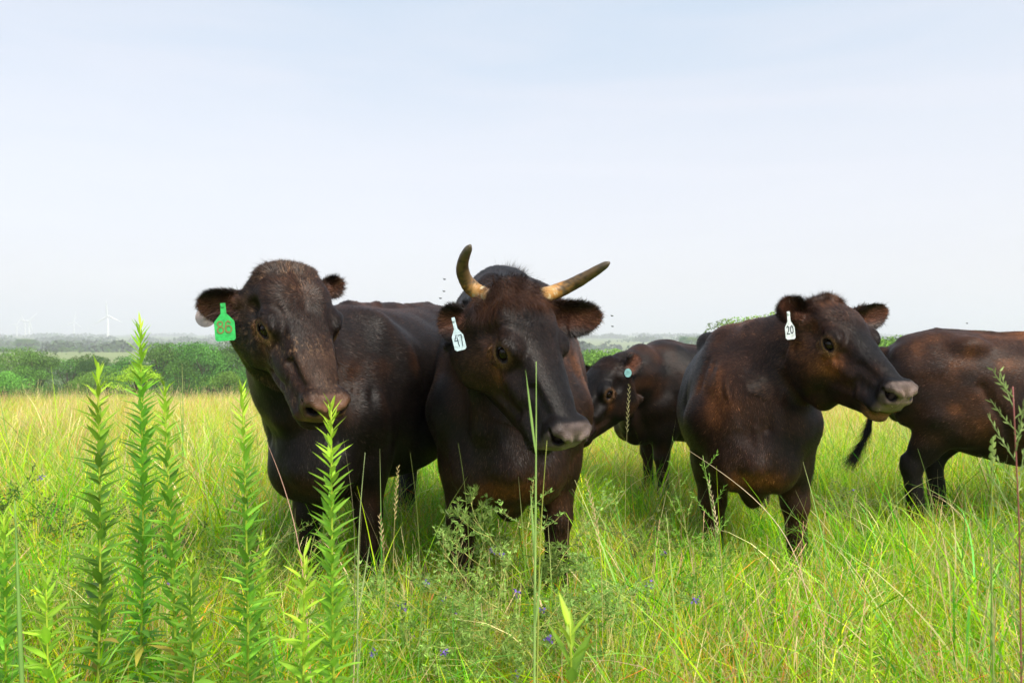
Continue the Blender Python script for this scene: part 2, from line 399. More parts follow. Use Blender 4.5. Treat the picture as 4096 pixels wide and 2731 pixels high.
def attr_material(name, rough=.5, spec=.4, bump=0, bscale=60, trans=0):
    m = bpy.data.materials.new(name); m.use_nodes = True; nt = m.node_tree; b = nt.nodes['Principled BSDF']
    a = nn(nt, 'ShaderNodeAttribute', attribute_name='col'); nt.links.new(a.outputs['Color'], b.inputs['Base Color'])
    b.inputs['Roughness'].default_value = rough; b.inputs['Specular IOR Level'].default_value = spec
    if bump:
        t = nn(nt, 'ShaderNodeTexCoord'); n = nn(nt, 'ShaderNodeTexNoise', i_Scale=bscale, i_Detail=5.0); nt.links.new(t.outputs['Object'], n.inputs['Vector'])
        p = nn(nt, 'ShaderNodeBump', i_Strength=bump, i_Distance=.003); nt.links.new(n.outputs['Fac'], p.inputs['Height']); nt.links.new(p.outputs[0], b.inputs['Normal'])
    if trans:
        tr = nn(nt, 'ShaderNodeBsdfTranslucent'); nt.links.new(a.outputs['Color'], tr.inputs['Color'])
        mx = nn(nt, 'ShaderNodeMixShader'); mx.inputs[0].default_value = trans
        nt.links.new(b.outputs[0], mx.inputs[1]); nt.links.new(tr.outputs[0], mx.inputs[2]); nt.links.new(mx.outputs[0], nt.nodes['Material Output'].inputs[0])
    return m
M_HORN = attr_material('horn', .42, .5, .6, 45)
M_TAGG = material('green_plastic', (.05, .60, .13), .45, .4); M_TAGW = material('pale_plastic', (.62, .78, .82), .45, .4)
M_TAGW2 = material('white_plastic', (.80, .86, .85), .45, .4); M_TAGA = material('aqua_plastic', (.30, .62, .60), .4, .4); M_TAGP = material('rose_plastic', (.62, .50, .50), .5, .3)
for m_ in (M_TAGG, M_TAGP, M_TAGA, M_TAGW, M_TAGW2):
    nt = m_.node_tree; b_ = nt.nodes['Principled BSDF']; c_ = tuple(b_.inputs['Base Color'].default_value)[:3]; t_ = nn(nt, 'ShaderNodeTexCoord'); n_ = nn(nt, 'ShaderNodeTexNoise', i_Scale=60.0, i_Detail=6.0, i_Roughness=.7); nt.links.new(t_.outputs['Object'], n_.inputs['Vector'])
    r_ = ramp(nt, [(.30, tuple(v * .45 + .02 for v in c_)), (.48, tuple(v * .85 for v in c_)), (.6, c_)]); nt.links.new(n_.outputs['Fac'], r_.inputs[0]); nt.links.new(r_.outputs[0], b_.inputs['Base Color'])
M_INK = material('tag_ink', (.03, .035, .06), .6, .3); M_INKB = material('brown_ink', (.24, .20, .07), .6, .3)

BLACK = np.array((.0066, .0048, .0043)); BROWN = np.array((.043, .0175, .0082)); RUST = np.array((.17, .060, .018)); TAN = np.array((.22, .115, .055))

def hair_strands(P, Nn, D, Ln, Wd, C, lift, jit, rg, seg=1, droop=0.0):
    """P points, N normals, D flow directions -> mesh arrays. one tapered blade per hair (seg pieces)"""
    n = len(P); D = D + rg.normal(0, jit, (n, 3)); D -= Nn * (D * Nn).sum(1)[:, None]; D /= np.linalg.norm(D, axis=1)[:, None] + 1e-9
    S = np.cross(D, Nn); lf = (lift * rg.uniform(.4, 1.6, n))[:, None]
    A = D * np.cos(lf) + Nn * np.sin(lf); L_ = Ln[:, None]; W_ = Wd[:, None]; B = P - Nn * .001
    if seg == 1:
        V = np.stack([B - S * W_ / 2, B + S * W_ / 2, B + A * L_], 1).reshape(-1, 3); F = np.arange(3 * n).reshape(n, 3)
        return V, [F], np.repeat(C, 3, 0)
    V = []; wob = rg.normal(0, .18, (n, 3))
    for i in range(seg + 1):
        t = i / seg; pos = B + A * L_ * t + wob * L_ * t * t + np.array([0, 0, -1]) * droop * L_ * t * t
        w = W_ * (1 - t) ** .7 / 2 if i < seg else 0 * W_
        V += [pos - S * w, pos + S * w]
    V = np.stack(V, 1).reshape(-1, 3); k = 2 * (seg + 1); base = np.arange(n)[:, None] * k
    F = [base + np.array([2 * i, 2 * i + 1, 2 * i + 3, 2 * i + 2]) for i in range(seg)]
    return V, [np.concatenate(F)], np.repeat(C, k, 0)

def make_horn(path, R, parent, off, seed, base_dir=None):
    P = np.array(path, float); t0 = np.linspace(0, 1, len(P)); t = np.linspace(0, 1, 48)
    Q = np.stack([np.interp(t, t0, P[:, i]) for i in range(3)], 1)
    for _ in range(40): Q[1:-1] = .5 * Q[1:-1] + .25 * (Q[:-2] + Q[2:])
    r = np.interp(t, [0, .08, .4, .8, .95, 1], np.array([1.08, 1, .86, .60, .42, .16]) * R)
    r *= 1 + .035 * np.sin(t * 75 + seed) * sstep(.55, .05, t) + .02 * np.sin(t * 23) + .03 * (rng.random(48) - .5)
    V, F, T = tube(Q, r, 20); tt = np.r_[np.repeat(t, 20), 0, 1]
    ns = vnoise(V + seed, 45, 3); ns2 = vnoise(V * np.array([1, 1, 1]) + seed, 120, 5)
    V = V + 0; amber = np.array((.46, .18, .028)); pale = np.array((.50, .30, .10)); dark = np.array((.045, .030, .015)); olive = np.array((.115, .070, .026)); tip = np.array((.10, .075, .045))
    c = amber * (1 - ns[:, None]) + pale * ns[:, None]; br = (sstep(.66, .74, ns2) * .8)[:, None]; c = c * (1 - br) + np.array((.80, .68, .42)) * br
    k = sstep(.22, .52, tt + .34 * (ns2 - .5))[:, None]; c = c * (1 - k) + olive * (.7 + .7 * ns[:, None]) * k
    k = (.75 * sstep(.60, .70, vnoise(V * np.array([1, 1, 2.2]) + seed, 70, 6)) * sstep(.15, .4, tt))[:, None]; c = c * (1 - k) + dark * k
    k = (sstep(.80, .95, tt))[:, None]; c = c * (1 - k) + tip * k
    k = (sstep(.06, .0, tt) * .7)[:, None]; c = c * (1 - k) + np.array((.16, .08, .03)) * k
    return mesh_np('horn', V - off, [F, T], M_HORN, parent, attrs={'col': ('FLOAT_COLOR', c)})

def plate(outline, th, o, u, v):
    """extruded outline in the plane o + x u + y v"""
    u = np.array(u, float); v = np.array(v, float); u /= np.linalg.norm(u); v -= u * (u @ v); v /= np.linalg.norm(v); n = np.cross(u, v)
    P = np.array([o + x * u + y * v for x, y in outline]); m = len(P)
    V = np.r_[P + n * th / 2, P - n * th / 2]
    Q = np.array([(i, m + i, m + (i + 1) % m, (i + 1) % m) for i in range(m)])
    return V, Q, [np.arange(m)[None, :], np.arange(m, 2 * m)[::-1][None, :]], (u, v, n)
def stroke(lines, w, th, o, u, v, z):
    J = Join(); n = np.cross(u, v)
    for ln in lines:
        P = np.array(ln, float); 
        for a, b in zip(P[:-1], P[1:]):
            d = b - a; d /= np.linalg.norm(d) + 1e-9; s_ = np.array([-d[1], d[0]]) * w / 2; a2 = a - d * w * .35; b2 = b + d * w * .35
            c = [a2 - s_, b2 - s_, b2 + s_, a2 + s_]
            V = np.array([o + p[0] * u + p[1] * v + n * (z + dz) for dz in (0, th) for p in c])
            J.add(V, [(0, 1, 2, 3), (7, 6, 5, 4), (0, 4, 5, 1), (1, 5, 6, 2), (2, 6, 7, 3), (3, 7, 4, 0)])
            z += .00002
    return J

def make_cow(sp):
    global EYE
    EYE = (.221, .0965 + .011 * sp.get('bull', 0), -.047)
    name = sp['name']; root_loc = np.array([sp['x'], sp['y'], 0.0]); rg = np.random.default_rng(sp['seed'])
    a = math.radians(sp['heading'])              # 0: facing the camera (-Y); positive: turned towards +X
    fx = np.array([math.sin(a), -math.cos(a), 0]); fy = np.array([math.cos(a), math.sin(a), 0]); s = sp['scale']
    BF = Frame(root_loc, np.stack([fx, fy, [0, 0, 1]], 1), s)
    HF = head_frame(*sp['head'])
    hc0, hc1 = HF.w([.25, 0, -.1]), None
    ears = sp['ears']
    lo = np.min([BF.w([x, y, 0]) for x in (.35, -1.75) for y in (-.5, .5)], 0); hi = np.max([BF.w([x, y, 1.5]) for x in (.35, -1.75) for y in (-.5, .5)], 0)
    hp = np.array([HF.w([x, y, z]) for x in (-.1, .6) for y in (-.14, .14) for z in (.07, -.32)] + [p for e in ears for p in (e['T'], )])
    hlo = hp.min(0) - .07; hhi = hp.max(0) + .07; lo = np.minimum(lo, hlo); hi = np.maximum(hi, hhi); lo[2] = -.02
    fine, coarse = sp.get('vox', (.0046, .016))
    Fd = Field([axis(lo[i], hi[i], hlo[i], hhi[i], fine, coarse) for i in range(3)])
    B = Sculpt(Fd, BF); H = Sculpt(Fd, HF); W = Sculpt(Fd, Frame((0, 0, 0), np.eye(3)))
    build_body(B, sp)
    # neck from the withers and brisket to the skull
    hl = lambda *p: HF.w(p); upv = np.array([0, 0, 1.0])
    A0 = BF.w(sp.get('neck0', [-.22, 0, 1.02])); A1 = (A0 + hl(-.02, 0, -.12)) / 2 + np.array(sp.get('neckbend', [0, 0, .02])); A2 = hl(-.01, 0, -.115)
    nw = sp.get('neckw', 1.0); k = .07
    A1 = A1 + np.array(sp.get('neckshift', [0, 0, 0])); W.cap(A0, A1, .30 * nw * s, .225 * nw * s, k, up=upv, wa=.215 * nw * s, wb=.15 * nw * s)
    W.cap(A1, A2, .225 * nw * s, .145 * HF.s, k, up=upv, wa=.15 * nw * s, wb=.092 * HF.s)
    # throat and dewlap
    D0 = BF.w(sp.get('dew0', [.02, 0, .66])); D1 = hl(.07, 0, -.262)
    Dm = (D0 + D1) / 2 + np.array([0, 0, -.05])
    W.cap(D0, Dm, .085 * s, .06 * s, .08, up=upv, wa=.05, wb=.035); W.cap(Dm, D1, .07 * s, .055, .06, up=upv, wa=.04, wb=.045)
    build_head(H, sp.get('bull', 0))
    EI = []
    for e in ears:
        Bp = HF.w(e.get('base', (.035, e['s'] * .098, -.062)))
        T_ = np.array(e['T'], float)
        W.cap(HF.w((.03, e['s'] * .07, -.07)), Bp + (T_ - Bp) * .16, .042, .026, .02)
        EI.append(ear_prim(Fd, Bp, T_, e['n'], e['w'], cup=e.get('cup', .5)))
        if e.get('fold'): pass
    for c in sp.get('extra', []): c(B, H, W, BF, HF)
    V, Q = Fd.mesh(3)
    # keep the largest connected surface only (drops inner crumbs)
    Nn = vnormals(V, Q)
    hlv = HF.l(V); bl = BF.l(V)
    # strokes: folds and creases pressed into or raised from the surface
    disp = np.zeros(len(V))
    common = []
    for q in (-1, 1):
        common += [('h', [(.02, q * .10, -.13), (.035, q * .10, -.20), (.06, q * .08, -.26)], .012, -.006), ('h', [(.255, q * .085, -.055), (.30, q * .078, -.10), (.33, q * .075, -.14)], .010, -.0045),
                   ('h', [(.27, q * .06, .0), (.36, q * .055, -.02), (.45, q * .05, -.03)], .010, .003), ('h', [(.40, q * .066, -.07), (.43, q * .062, -.11)], .009, -.003), ('h', [(.43, q * .06, -.06), (.46, q * .058, -.10)], .007, -.0025),
                   ('b', [(-.02, q * .17, 1.12), (.05, q * .16, .95), (.07, q * .12, .78)], .013, .006), ('b', [(.02, q * .15, 1.14), (.09, q * .13, .97), (.11, q * .08, .80)], .012, .006), ('b', [(-.06, q * .19, 1.12), (.01, q * .18, .94), (.03, q * .15, .76)], .012, -.005),
                   ('h', [(.235, q * .10, -.09), (.26, q * .095, -.10), (.29, q * .088, -.12)], .007, -.003), ('h', [(.14, q * .11, -.03), (.175, q * .118, -.012), (.22, q * .112, -.014)], .007, .003), ('h', [(.33, q * .07, -.15), (.38, q * .07, -.165), (.40, q * .068, -.155)], .009, -.004),
                   ('b', [(-.10, q * .22, 1.12), (-.06, q * .24, .95), (-.02, q * .20, .80)], .022, -.008), ('b', [(-.38, q * .30, 1.12), (-.44, q * .33, .9), (-.40, q * .3, .68)], .03, -.010)]
    for fr, P, r, amp in [(c_[0], c_[1], c_[2], c_[3] * (1.5 if c_[0] == 'h' else 1.1)) for c_ in common] + sp.get('strokes', []):
        X = bl if fr == 'b' else (hlv if fr == 'h' else V)
        P = np.array(P, float); best = np.full(len(V), 9.0)
        for p, q in zip(P[:-1], P[1:]):
            d = q - p; t = np.clip(((X - p) @ d) / (d @ d), 0, 1); best = np.minimum(best, np.linalg.norm(X - p - t[:, None] * d, axis=1))
        disp += amp * np.exp(-(best / r) ** 2)
    headm = sstep(-.06, .04, hlv[:, 0]) * (np.abs(hlv[:, 1]) < .2) * (hlv[:, 2] > -.34) * (hlv[:, 0] < .65)
    disp += (vnoise(bl, 5, 1) - .5) * .022 * (1 - headm) + (vnoise(bl, 14, 2) - .5) * .006 * (1 - headm)
    disp += (vnoise(hlv, 26, 3) - .5) * .003 * headm
    # vertical neck folds
    V = V + Nn * disp[:, None]; Nn = vnormals(V, Q); hlv = HF.l(V); bl = BF.l(V)
    # ---- colours
    nz1 = vnoise(bl, 3.0, 11); nz2 = vnoise(bl, 11, 12); nz3 = vnoise(bl, 60, 13)
    brown = sp.get('brown', .35) - .11
    w = np.clip(sstep(.35, .8, .65 * nz1 + .35 * nz2 + brown - .35) + sstep(.62, .42, bl[:, 2] + .1 * (nz2 - .5)) * 0, 0, 1)
    for fr, c0, rad, amt in sp.get('patches', []):
        X = bl if fr == 'b' else hlv
        q = np.linalg.norm((X - np.array(c0)) / np.array(rad), axis=1); w = w + amt * np.exp(-q * q) * (.6 + .8 * nz2)
    w = np.clip(w, 0, 2.0)[:, None]
    C = np.where(w < 1, BLACK * (1 - w) + BROWN * w, BROWN * (2 - w) + RUST * (w - 1))
    hx, hy, hz = hlv.T; inh = (headm > .3)
    for sgn in (-1, 1):
        E_ = np.array(EYE) * (1, sgn, 1); out, fw, up = eye_axes(sgn); d = hlv - E_; a_ = d @ fw; b_ = d @ up; c_ = d @ out
        q = np.sqrt((a_ / .044) ** 2 + ((b_ + .004) / .032) ** 2); m = (sstep(1.25, .75, q) * (np.abs(c_) < .05) * sp.get('eyering', .62))[:, None]
        C = C * (1 - m) + TAN * sp.get('ringcol', .85) * m
        q = np.sqrt((a_ / .030) ** 2 + (b_ / .0162) ** 2); m = (sstep(1.12, .95, q) * (np.abs(c_) < .05))[:, None]
        C = C * (1 - m) + np.array((.012, .008, .007)) * m
        q = np.sqrt(((a_ - .058) / .034) ** 2 + ((b_ + .040) / .018) ** 2); m = (np.exp(-q * q) * (np.abs(c_) < .05) * sp.get('undereye', .5))[:, None]
        C = C * (1 - m) + RUST * 1.1 * m
    mz = sp.get('muzzle', (.24, .18, .155))
    edge = .512 + .012 * (vnoise(hlv, 40, 5) - .5)
    m = sstep(edge - .008, edge + .012, hx - .10 * np.abs(hz + .07) + .0 * hy) * sstep(-.130, -.124, hz) * (np.abs(hy) < .12) * sstep(.0, -.02, hz - .0) * inh
    wet = m.copy()
    mc = np.array(mz)[None] * (.72 + .55 * vnoise(hlv, 55, 9))[:, None]
    mc = mc * (1 - .55 * sstep(.045, .065, np.abs(hy)) - .45 * sstep(-.035, -.02, hz))[:, None]
    C = C * (1 - m[:, None]) + mc * m[:, None]
    for sgn in (-1, 1):
        q = np.linalg.norm((hlv - np.array((.538, sgn * .040, -.060))) / np.array((.034, .020, .018)), axis=1); m = (sstep(1.15, .85, q) * inh)[:, None]
        C = C * (1 - m) + np.array((.012, .007, .007)) * m
    lip = (sstep(.44, .50, hx) * sstep(-.128, -.140, hz) * inh * (np.abs(hy) < .1) * sp.get('lip', .0))[:, None]
    C = C * (1 - lip) + np.array((.36, .16, .07)) * lip
    # ears
    earm = np.zeros(len(V)); eard = np.zeros((len(V), 3)); earin = np.zeros(len(V)); edgem = np.zeros(len(V))
    for e in EI:
        d = V - e['B']; t = (d @ e['u']) / e['L']; b_ = d @ e['v']; c_ = d @ e['n']
        m = sstep(.10, .25, t) * (t < 1.25) * (np.abs(b_) < e['w'] * 1.25) * (np.abs(c_) < .09); m *= (hlv[:, 1] * 0 + 1)
        inn = m * sstep(-.2, .5, Nn @ e['n']); earm = np.maximum(earm, m); earin = np.maximum(earin, inn)
        ed = m * np.clip(sstep(.72, 1.0, np.abs(b_) / e['w']) + sstep(.75, .95, t), 0, 1); edgem = np.maximum(edgem, ed)
        eard += m[:, None] * (e['u'] * .5 + e['v'] * np.sign(b_)[:, None] * .6 * sstep(.3, .9, np.abs(b_) / e['w'])[:, None] + e['n'] * .2)
        m2 = (m * .8)[:, None]; C = C * (1 - m2) + BLACK * 1.5 * m2
        ce = np.clip(inn * sstep(.8, .2, np.abs(b_) / e['w']) * sp.get('earpink', .85), 0, 1)[:, None]
        C = C * (1 - ce) + np.array((.12, .048, .028)) * ce
    # dust and dried specks
    du = sp.get('dust', 0)
    if du:
        m = .7 * (sstep(.68, .80, vnoise(hlv, 170, 21)) * headm * du * sstep(.35, .6, vnoise(hlv, 9, 22)))[:, None] * (1 - wet[:, None]); C = C * (1 - m) + np.array((.20, .115, .06)) * m
        m = (sstep(.45, .65, vnoise(hlv, 12, 24)) * headm * .5 * du * (1 - wet))[:, None]; C = C * (1 - m) + np.array((.060, .032, .019)) * m
    C = C * (.8 + .4 * nz3)[:, None]
    hcv = np.where(headm[:, None] > .5, hlv, bl)
    root = empty(name, root_loc); tag(root, sp['label'], 'cattle', 'herd of dark brown cattle')
    body = mesh_np('body', V - root_loc, Q, M_SKIN, root, attrs={'col': ('FLOAT_COLOR', C), 'wet': ('FLOAT', wet), 'hc': ('FLOAT_VECTOR', hcv)})
    # ---- short coat
    n = int(sp.get('hairs', 200000) * .85)
    if n:
        T3 = np.concatenate([Q[:, [0, 1, 2]], Q[:, [0, 2, 3]]])
        ar = np.linalg.norm(np.cross(V[T3[:, 1]] - V[T3[:, 0]], V[T3[:, 2]] - V[T3[:, 0]]), axis=1) / 2
        dens = (1 + 3.0 * headm + 3 * earm) * (1 - .98 * np.clip(wet * 1.3, 0, 1)) * sstep(.02, .1, V[:, 2])
        for sgn in (-1, 1):
            q = np.linalg.norm(((hlv - np.array(EYE) * (1, sgn, 1))) / np.array((.040, .04, .028)), axis=1); dens = dens * sstep(.8, 1.15, q)
        dens = dens * np.where((hx > .46) & inh, .5, 1)
        pr = ar * dens[T3].mean(1); cs = np.cumsum(pr); fi = np.searchsorted(cs, rg.random(n) * cs[-1]); fi = np.minimum(fi, len(T3) - 1)
        u = rg.random(n); v = rg.random(n); fl = u + v > 1; u[fl] = 1 - u[fl]; v[fl] = 1 - v[fl]; wgt = np.stack([1 - u - v, u, v], 1)[:, :, None]
        gi = lambda A_: (A_[T3[fi]] * (wgt if A_.ndim > 1 else wgt[:, :, 0])).sum(1)
        P = gi(V); NN = gi(Nn); NN /= np.linalg.norm(NN, axis=1)[:, None]; cc = gi(C); hm = gi(headm); em = gi(earm); ed = gi(edgem); eD = gi(eard); wt = gi(wet)
        bp_ = BF.l(P); hp_ = HF.l(P)
        fb = np.stack([np.full(n, -1.0), np.zeros(n), np.full(n, -.45)], 1); lg = sstep(.75, .5, bp_[:, 2])[:, None]; fb = fb * (1 - lg) + np.array([-.1, 0, -1.0]) * lg
        fr_ = sstep(.0, .12, bp_[:, 0])[:, None]; fb = fb * (1 - fr_) + np.array([-.2, 0, -1.0]) * fr_
        Dw = BF.v(fb); hd = hp_ - np.array([.165, 0, .03]); hd[:, 2] *= .5; hd /= np.linalg.norm(hd, axis=1)[:, None] + .02
        hd = hd * np.array([1, 1, 1]) + np.stack([.5 * sstep(-.0, .2, hp_[:, 0] - .1), 0 * u, -.2 + 0 * u], 1)
        hd += (np.stack([vnoise(hp_, 12, 31), vnoise(hp_, 12, 32), vnoise(hp_, 12, 33)], 1) - .5) * .9
        Dw = Dw * (1 - hm[:, None]) + HF.v(hd) * hm[:, None]; Dw = np.where(em[:, None] > .2, eD, Dw)
        Dw += (np.stack([vnoise(bp_, 7, 41), vnoise(bp_, 7, 42), vnoise(bp_, 7, 43)], 1) - .5) * .7
        ln = (.020 - .009 * hm * sstep(.05, .3, hp_[:, 0]) + .002 * em + .001 * ed) * rg.uniform(.6, 1.25, n)
        tuft = sstep(.10, .0, hp_[:, 0]) * sstep(-.09, -.02, hp_[:, 2]) * hm; ln += .018 * tuft * rg.random(n)
        wd = rg.uniform(.0012, .0026, n); lift = .20 + .10 * em + .15 * ed + .25 * tuft
        jf = np.exp(rg.normal(0, .50, n) + .8 * (vnoise(bp_ * np.array([1, 1, .35]), 38, 51) - .5) + .9 * (vnoise(bp_, 90, 52) - .5)); cc = cc * jf[:, None]; hi_ = rg.random(n) < .12; cc[hi_] = cc[hi_] * 2.0 + np.array((.020, .011, .006))
        X_, F_, c_ = hair_strands(P, NN, Dw, ln, wd, cc, lift, .22, rg)
        mesh_np('coat', X_ - root_loc, F_, M_FUR, root, smooth=False, attrs={'col': ('FLOAT_COLOR', c_)})
    # ---- longer tufts: poll, ears, tail
    for tf in sp.get('tufts', []):
        if tf['kind'] == 'ear':
            sel = np.nonzero(edgem > .35)[0]; nn_ = tf['n']; i = rg.choice(sel, nn_); P = V[i]; NN = Nn[i]; D = eard[i]; Ln = rg.uniform(.006, .016, nn_) * tf.get('len', 1); dr = .15; lift = .35
        elif tf['kind'] == 'earin':
            sel = np.nonzero(earin > .5)[0]; nn_ = tf['n']; i = rg.choice(sel, nn_); P = V[i]; NN = Nn[i]; D = eard[i]; Ln = rg.uniform(.015, .035, nn_); dr = .1; lift = .7
        else:
            c0 = np.array(tf['c']); rd = np.array(tf['r']); q = np.linalg.norm(((hlv if tf.get('fr', 'h') == 'h' else bl) - c0) / rd, axis=1); sel = np.nonzero(q < 1)[0]
            if len(sel) == 0: continue
            nn_ = tf['n']; i = rg.choice(sel, nn_); P = V[i]; NN = Nn[i]; fr2 = HF if tf.get('fr', 'h') == 'h' else BF
            cl = np.floor(fr2.l(P) * 45); cs_ = ((cl @ np.array([12.9898, 78.233, 37.719])) % 6.283)
            D = fr2.v(np.array(tf['dir'], float) / np.linalg.norm(tf['dir'])) + np.stack([np.sin(cs_ * 3), np.cos(cs_ * 5), np.sin(cs_ * 7)], 1) * tf.get('curl', .6); Ln = rg.uniform(.5, 1, nn_) * tf['len']; dr = tf.get('droop', .3); lift = tf.get('lift', .5)
        cc = C[i] * np.exp(rg.normal(.05, .4, nn_))[:, None] + np.array(tf.get('add', (.006, .003, .0015)))
        X_, F_, c_ = hair_strands(P, NN, D, Ln, rg.uniform(.0009, .0016, nn_), cc, lift, tf.get('jit', .25), rg, tf.get('seg', 3), dr)
        mesh_np(tf.get('name', 'hair_tuft'), X_ - root_loc, F_, M_FUR, root, smooth=False, attrs={'col': ('FLOAT_COLOR', c_)})
    # ---- eyes
    for sgn in (-1, 1):
        E_ = np.array(EYE) * (1, sgn, 1); out, fw, up = eye_axes(sgn); c0 = HF.w(E_ - out * .0140); r = .0275 * HF.s
        k1, k2 = 24, 14; th = np.linspace(0, np.pi, k2); ph = np.arange(k1) * 2 * np.pi / k1
        Vv = np.array([[math.sin(t) * math.cos(p), math.sin(t) * math.sin(p), math.cos(t)] for t in th for p in ph]) * r + c0
        Fq = np.array([(i * k1 + j, (i + 1) * k1 + j, (i + 1) * k1 + (j + 1) % k1, i * k1 + (j + 1) % k1) for i in range(k2 - 1) for j in range(k1)])
        mesh_np('eye', Vv - root_loc, Fq, M_EYE, root)
        # lashes
        ns_ = 46; th = rg.uniform(.35, 2.7, ns_); base = HF.w(np.array([E_ + out * .010 + fw * math.cos(t) * .030 + up * math.sin(t) * .0185 for t in th]))
        dd = np.array([HF.v(out * .9 + fw * math.cos(t) * .5 - up * .15) for t in th])
        X_, F_, c_ = hair_strands(base, np.tile(HF.v(up), (ns_, 1)), dd, rg.uniform(.012, .020, ns_), np.full(ns_, .0009), np.tile((.006, .005, .005), (ns_, 1)), .1, .15, rg, 3, .15)
        mesh_np('eyelashes', X_ - root_loc, F_, M_FUR, root, smooth=False, attrs={'col': ('FLOAT_COLOR', c_)})
    return dict(root=root, BF=BF, HF=HF, EI=EI, loc=root_loc, V=V, N=Nn)

def build_body(B, sp):
    dz = sp.get('belly', 0.0)
    T = [(-1.60, 1.14, .84, .12, 0), (-1.52, 1.235, .74, .19, .05), (-1.42, 1.285, .68, .235, .05), (-1.28, 1.30, .60, .27, 0), (-1.12, 1.285, .54, .305, -.05), (-.92, 1.265, .49, .345, -.1), (-.7, 1.26, .47, .355, -.12),
         (-.5, 1.285, .48, .325, -.15), (-.34, 1.315, .50, .285, -.12), (-.18, 1.285, .50, .26, -.05), (-.05, 1.19, .52, .235, 0), (.06, 1.08, .58, .185, 0), (.12, 1.0, .68, .12, 0)]
    T = [(x, t + sp.get('withers', 0) * math.exp(-((x + .25) / .3) ** 2), b_ - sp.get('drop', .02) * math.exp(-((x + .1) / .35) ** 2) + dz * math.exp(-((x + .8) / .5) ** 2) + sp.get('chestz', 0) * math.exp(-((x) / .3) ** 2), w * sp.get('girth', 1) * (1 + (sp.get('front', 1) - 1) * float(sstep(-.6, -.1, x))), tp) for x, t, b_, w, tp in T]
    B.loft(T, .05, 2.25)
    g = sp.get('girth', 1); fg = sp.get('front', 1); lt = sp.get('legw', 1.0)
    legs = sp.get('legs', {})
    for s in (-1, 1):
        # shoulder
        B.cap((-.30, s * .13 * g, 1.19 + sp.get('withers', 0)), (-.12, s * .215 * g * fg, .80), .11, .125, .07, up=(1, 0, 0), wa=.08, wb=.095)
        B.ell((-.06, s * .175 * g * fg, .80), (.12, .10, .13), .06)
        B.ell((.01, s * .10 * fg, .61), (.12, .10, .14), .07)           # breast muscle
        B.ell((-.36, s * .19 * g, .92), (.13, .09, .22), .08)
        # front leg
        fo = legs.get(('f', s), (0, 0)); ox, oy = fo; x0 = -.20; y0 = s * .185 * g * fg
        B.cap((x0 + .04, y0, .80), (x0, y0, .60), .13 * lt, .115 * lt, .06, up=(1, 0, 0), wa=.11 * lt, wb=.095 * lt)
        B.cap((x0, y0, .60), (x0 + ox * .5 + .01, y0 + oy * .5, .40), .11 * lt, .066 * lt, .05, up=(1, 0, 0), wa=.090 * lt, wb=.060 * lt)
        kx, ky = x0 + ox * .5 + .015, y0 + oy * .5
        B.ell((kx, ky, .385), (.060 * lt, .057 * lt, .066), .03)
        B.cap((kx - .005, ky, .36), (x0 + ox * .9, y0 + oy * .9, .14), .048 * lt, .040 * lt, .025)
        B.ell((x0 + ox * .9, y0 + oy * .9, .125), (.046, .045, .04), .02)
        B.cap((x0 + ox * .9, y0 + oy * .9, .12), (x0 + ox + .035, y0 + oy, .06), .037, .042, .02)
        B.ell((x0 + ox + .045, y0 + oy, .03), (.062, .052, .045), .015)
        # hind leg
        ho = legs.get(('h', s), (0, 0)); ox, oy = ho; y1 = s * .15 * g; q = sp.get('hshift', {}).get(s, 0); lh = sp.get('hindw', 1.08)
        B.cap((-1.32, s * .15 * g, 1.02), (-1.30 + q * .6, s * .185 * g, .78), .21, .17, .08, up=(1, 0, 0), wa=.11, wb=.10)
        B.ell((-1.50, s * .12, .90), (.10, .10, .20), .06)
        B.ell((-1.19 + q * .6, s * .19 * g, .70), (.11, .085, .12), .06)
        B.cap((-1.30 + q, s * .18 * g, .72), (-1.46 + q + ox * .5, y1 + oy * .5, .48), .13 * lh, .058 * lh, .05, up=(1, 0, 0), wa=.09 * lh, wb=.048 * lh)
        hx_, hy_ = -1.48 + q + ox * .5, y1 + oy * .5
        B.ell((hx_ - .01, hy_, .455), (.056 * lh, .046 * lh, .068), .025)
        B.cap((hx_ - .045, hy_, .50), (hx_ - .03, hy_, .41), .022, .026, .02)
        B.cap((hx_, hy_, .43), (-1.46 + q + ox, y1 + oy, .14), .050 * lh, .040 * lh, .025)
        B.ell((-1.46 + q + ox, y1 + oy, .125), (.048, .046, .042), .02)
        B.cap((-1.46 + q + ox, y1 + oy, .12), (-1.42 + q + ox, y1 + oy, .055), .038, .042, .02)
        B.ell((-1.41 + q + ox, y1 + oy, .03), (.062, .052, .045), .015)
        # hip bone, pin bone
        B.ell((-1.16, s * .20 * g, 1.20), (.09, .06, .05), .06); B.ell((-1.53, s * .09, 1.14), (.05, .045, .05), .04)
    # spine
    B.poly([(-.30, 0, 1.30 + sp.get('withers', 0)), (-.6, 0, 1.262), (-1.0, 0, 1.262), (-1.3, 0, 1.285), (-1.5, 0, 1.23)], .022, .03)
    # brisket hanging between the forelegs
    bz = sp.get('brisket', .0)
    B.cap((.06, 0, .66), (-.10, 0, .54 - bz), .12, .085, .06, up=(0, 0, 1), wa=.075, wb=.06)
    # tail
    tl = sp.get('tail', [(-1.55, 0, 1.20), (-1.65, 0, 1.12), (-1.68, 0, .9), (-1.68, .02, .6), (-1.66, .03, .45)])
    B.poly(tl, np.interp(np.linspace(0, 1, len(tl)), [0, .3, 1], [.045, .028, .014]), .03)
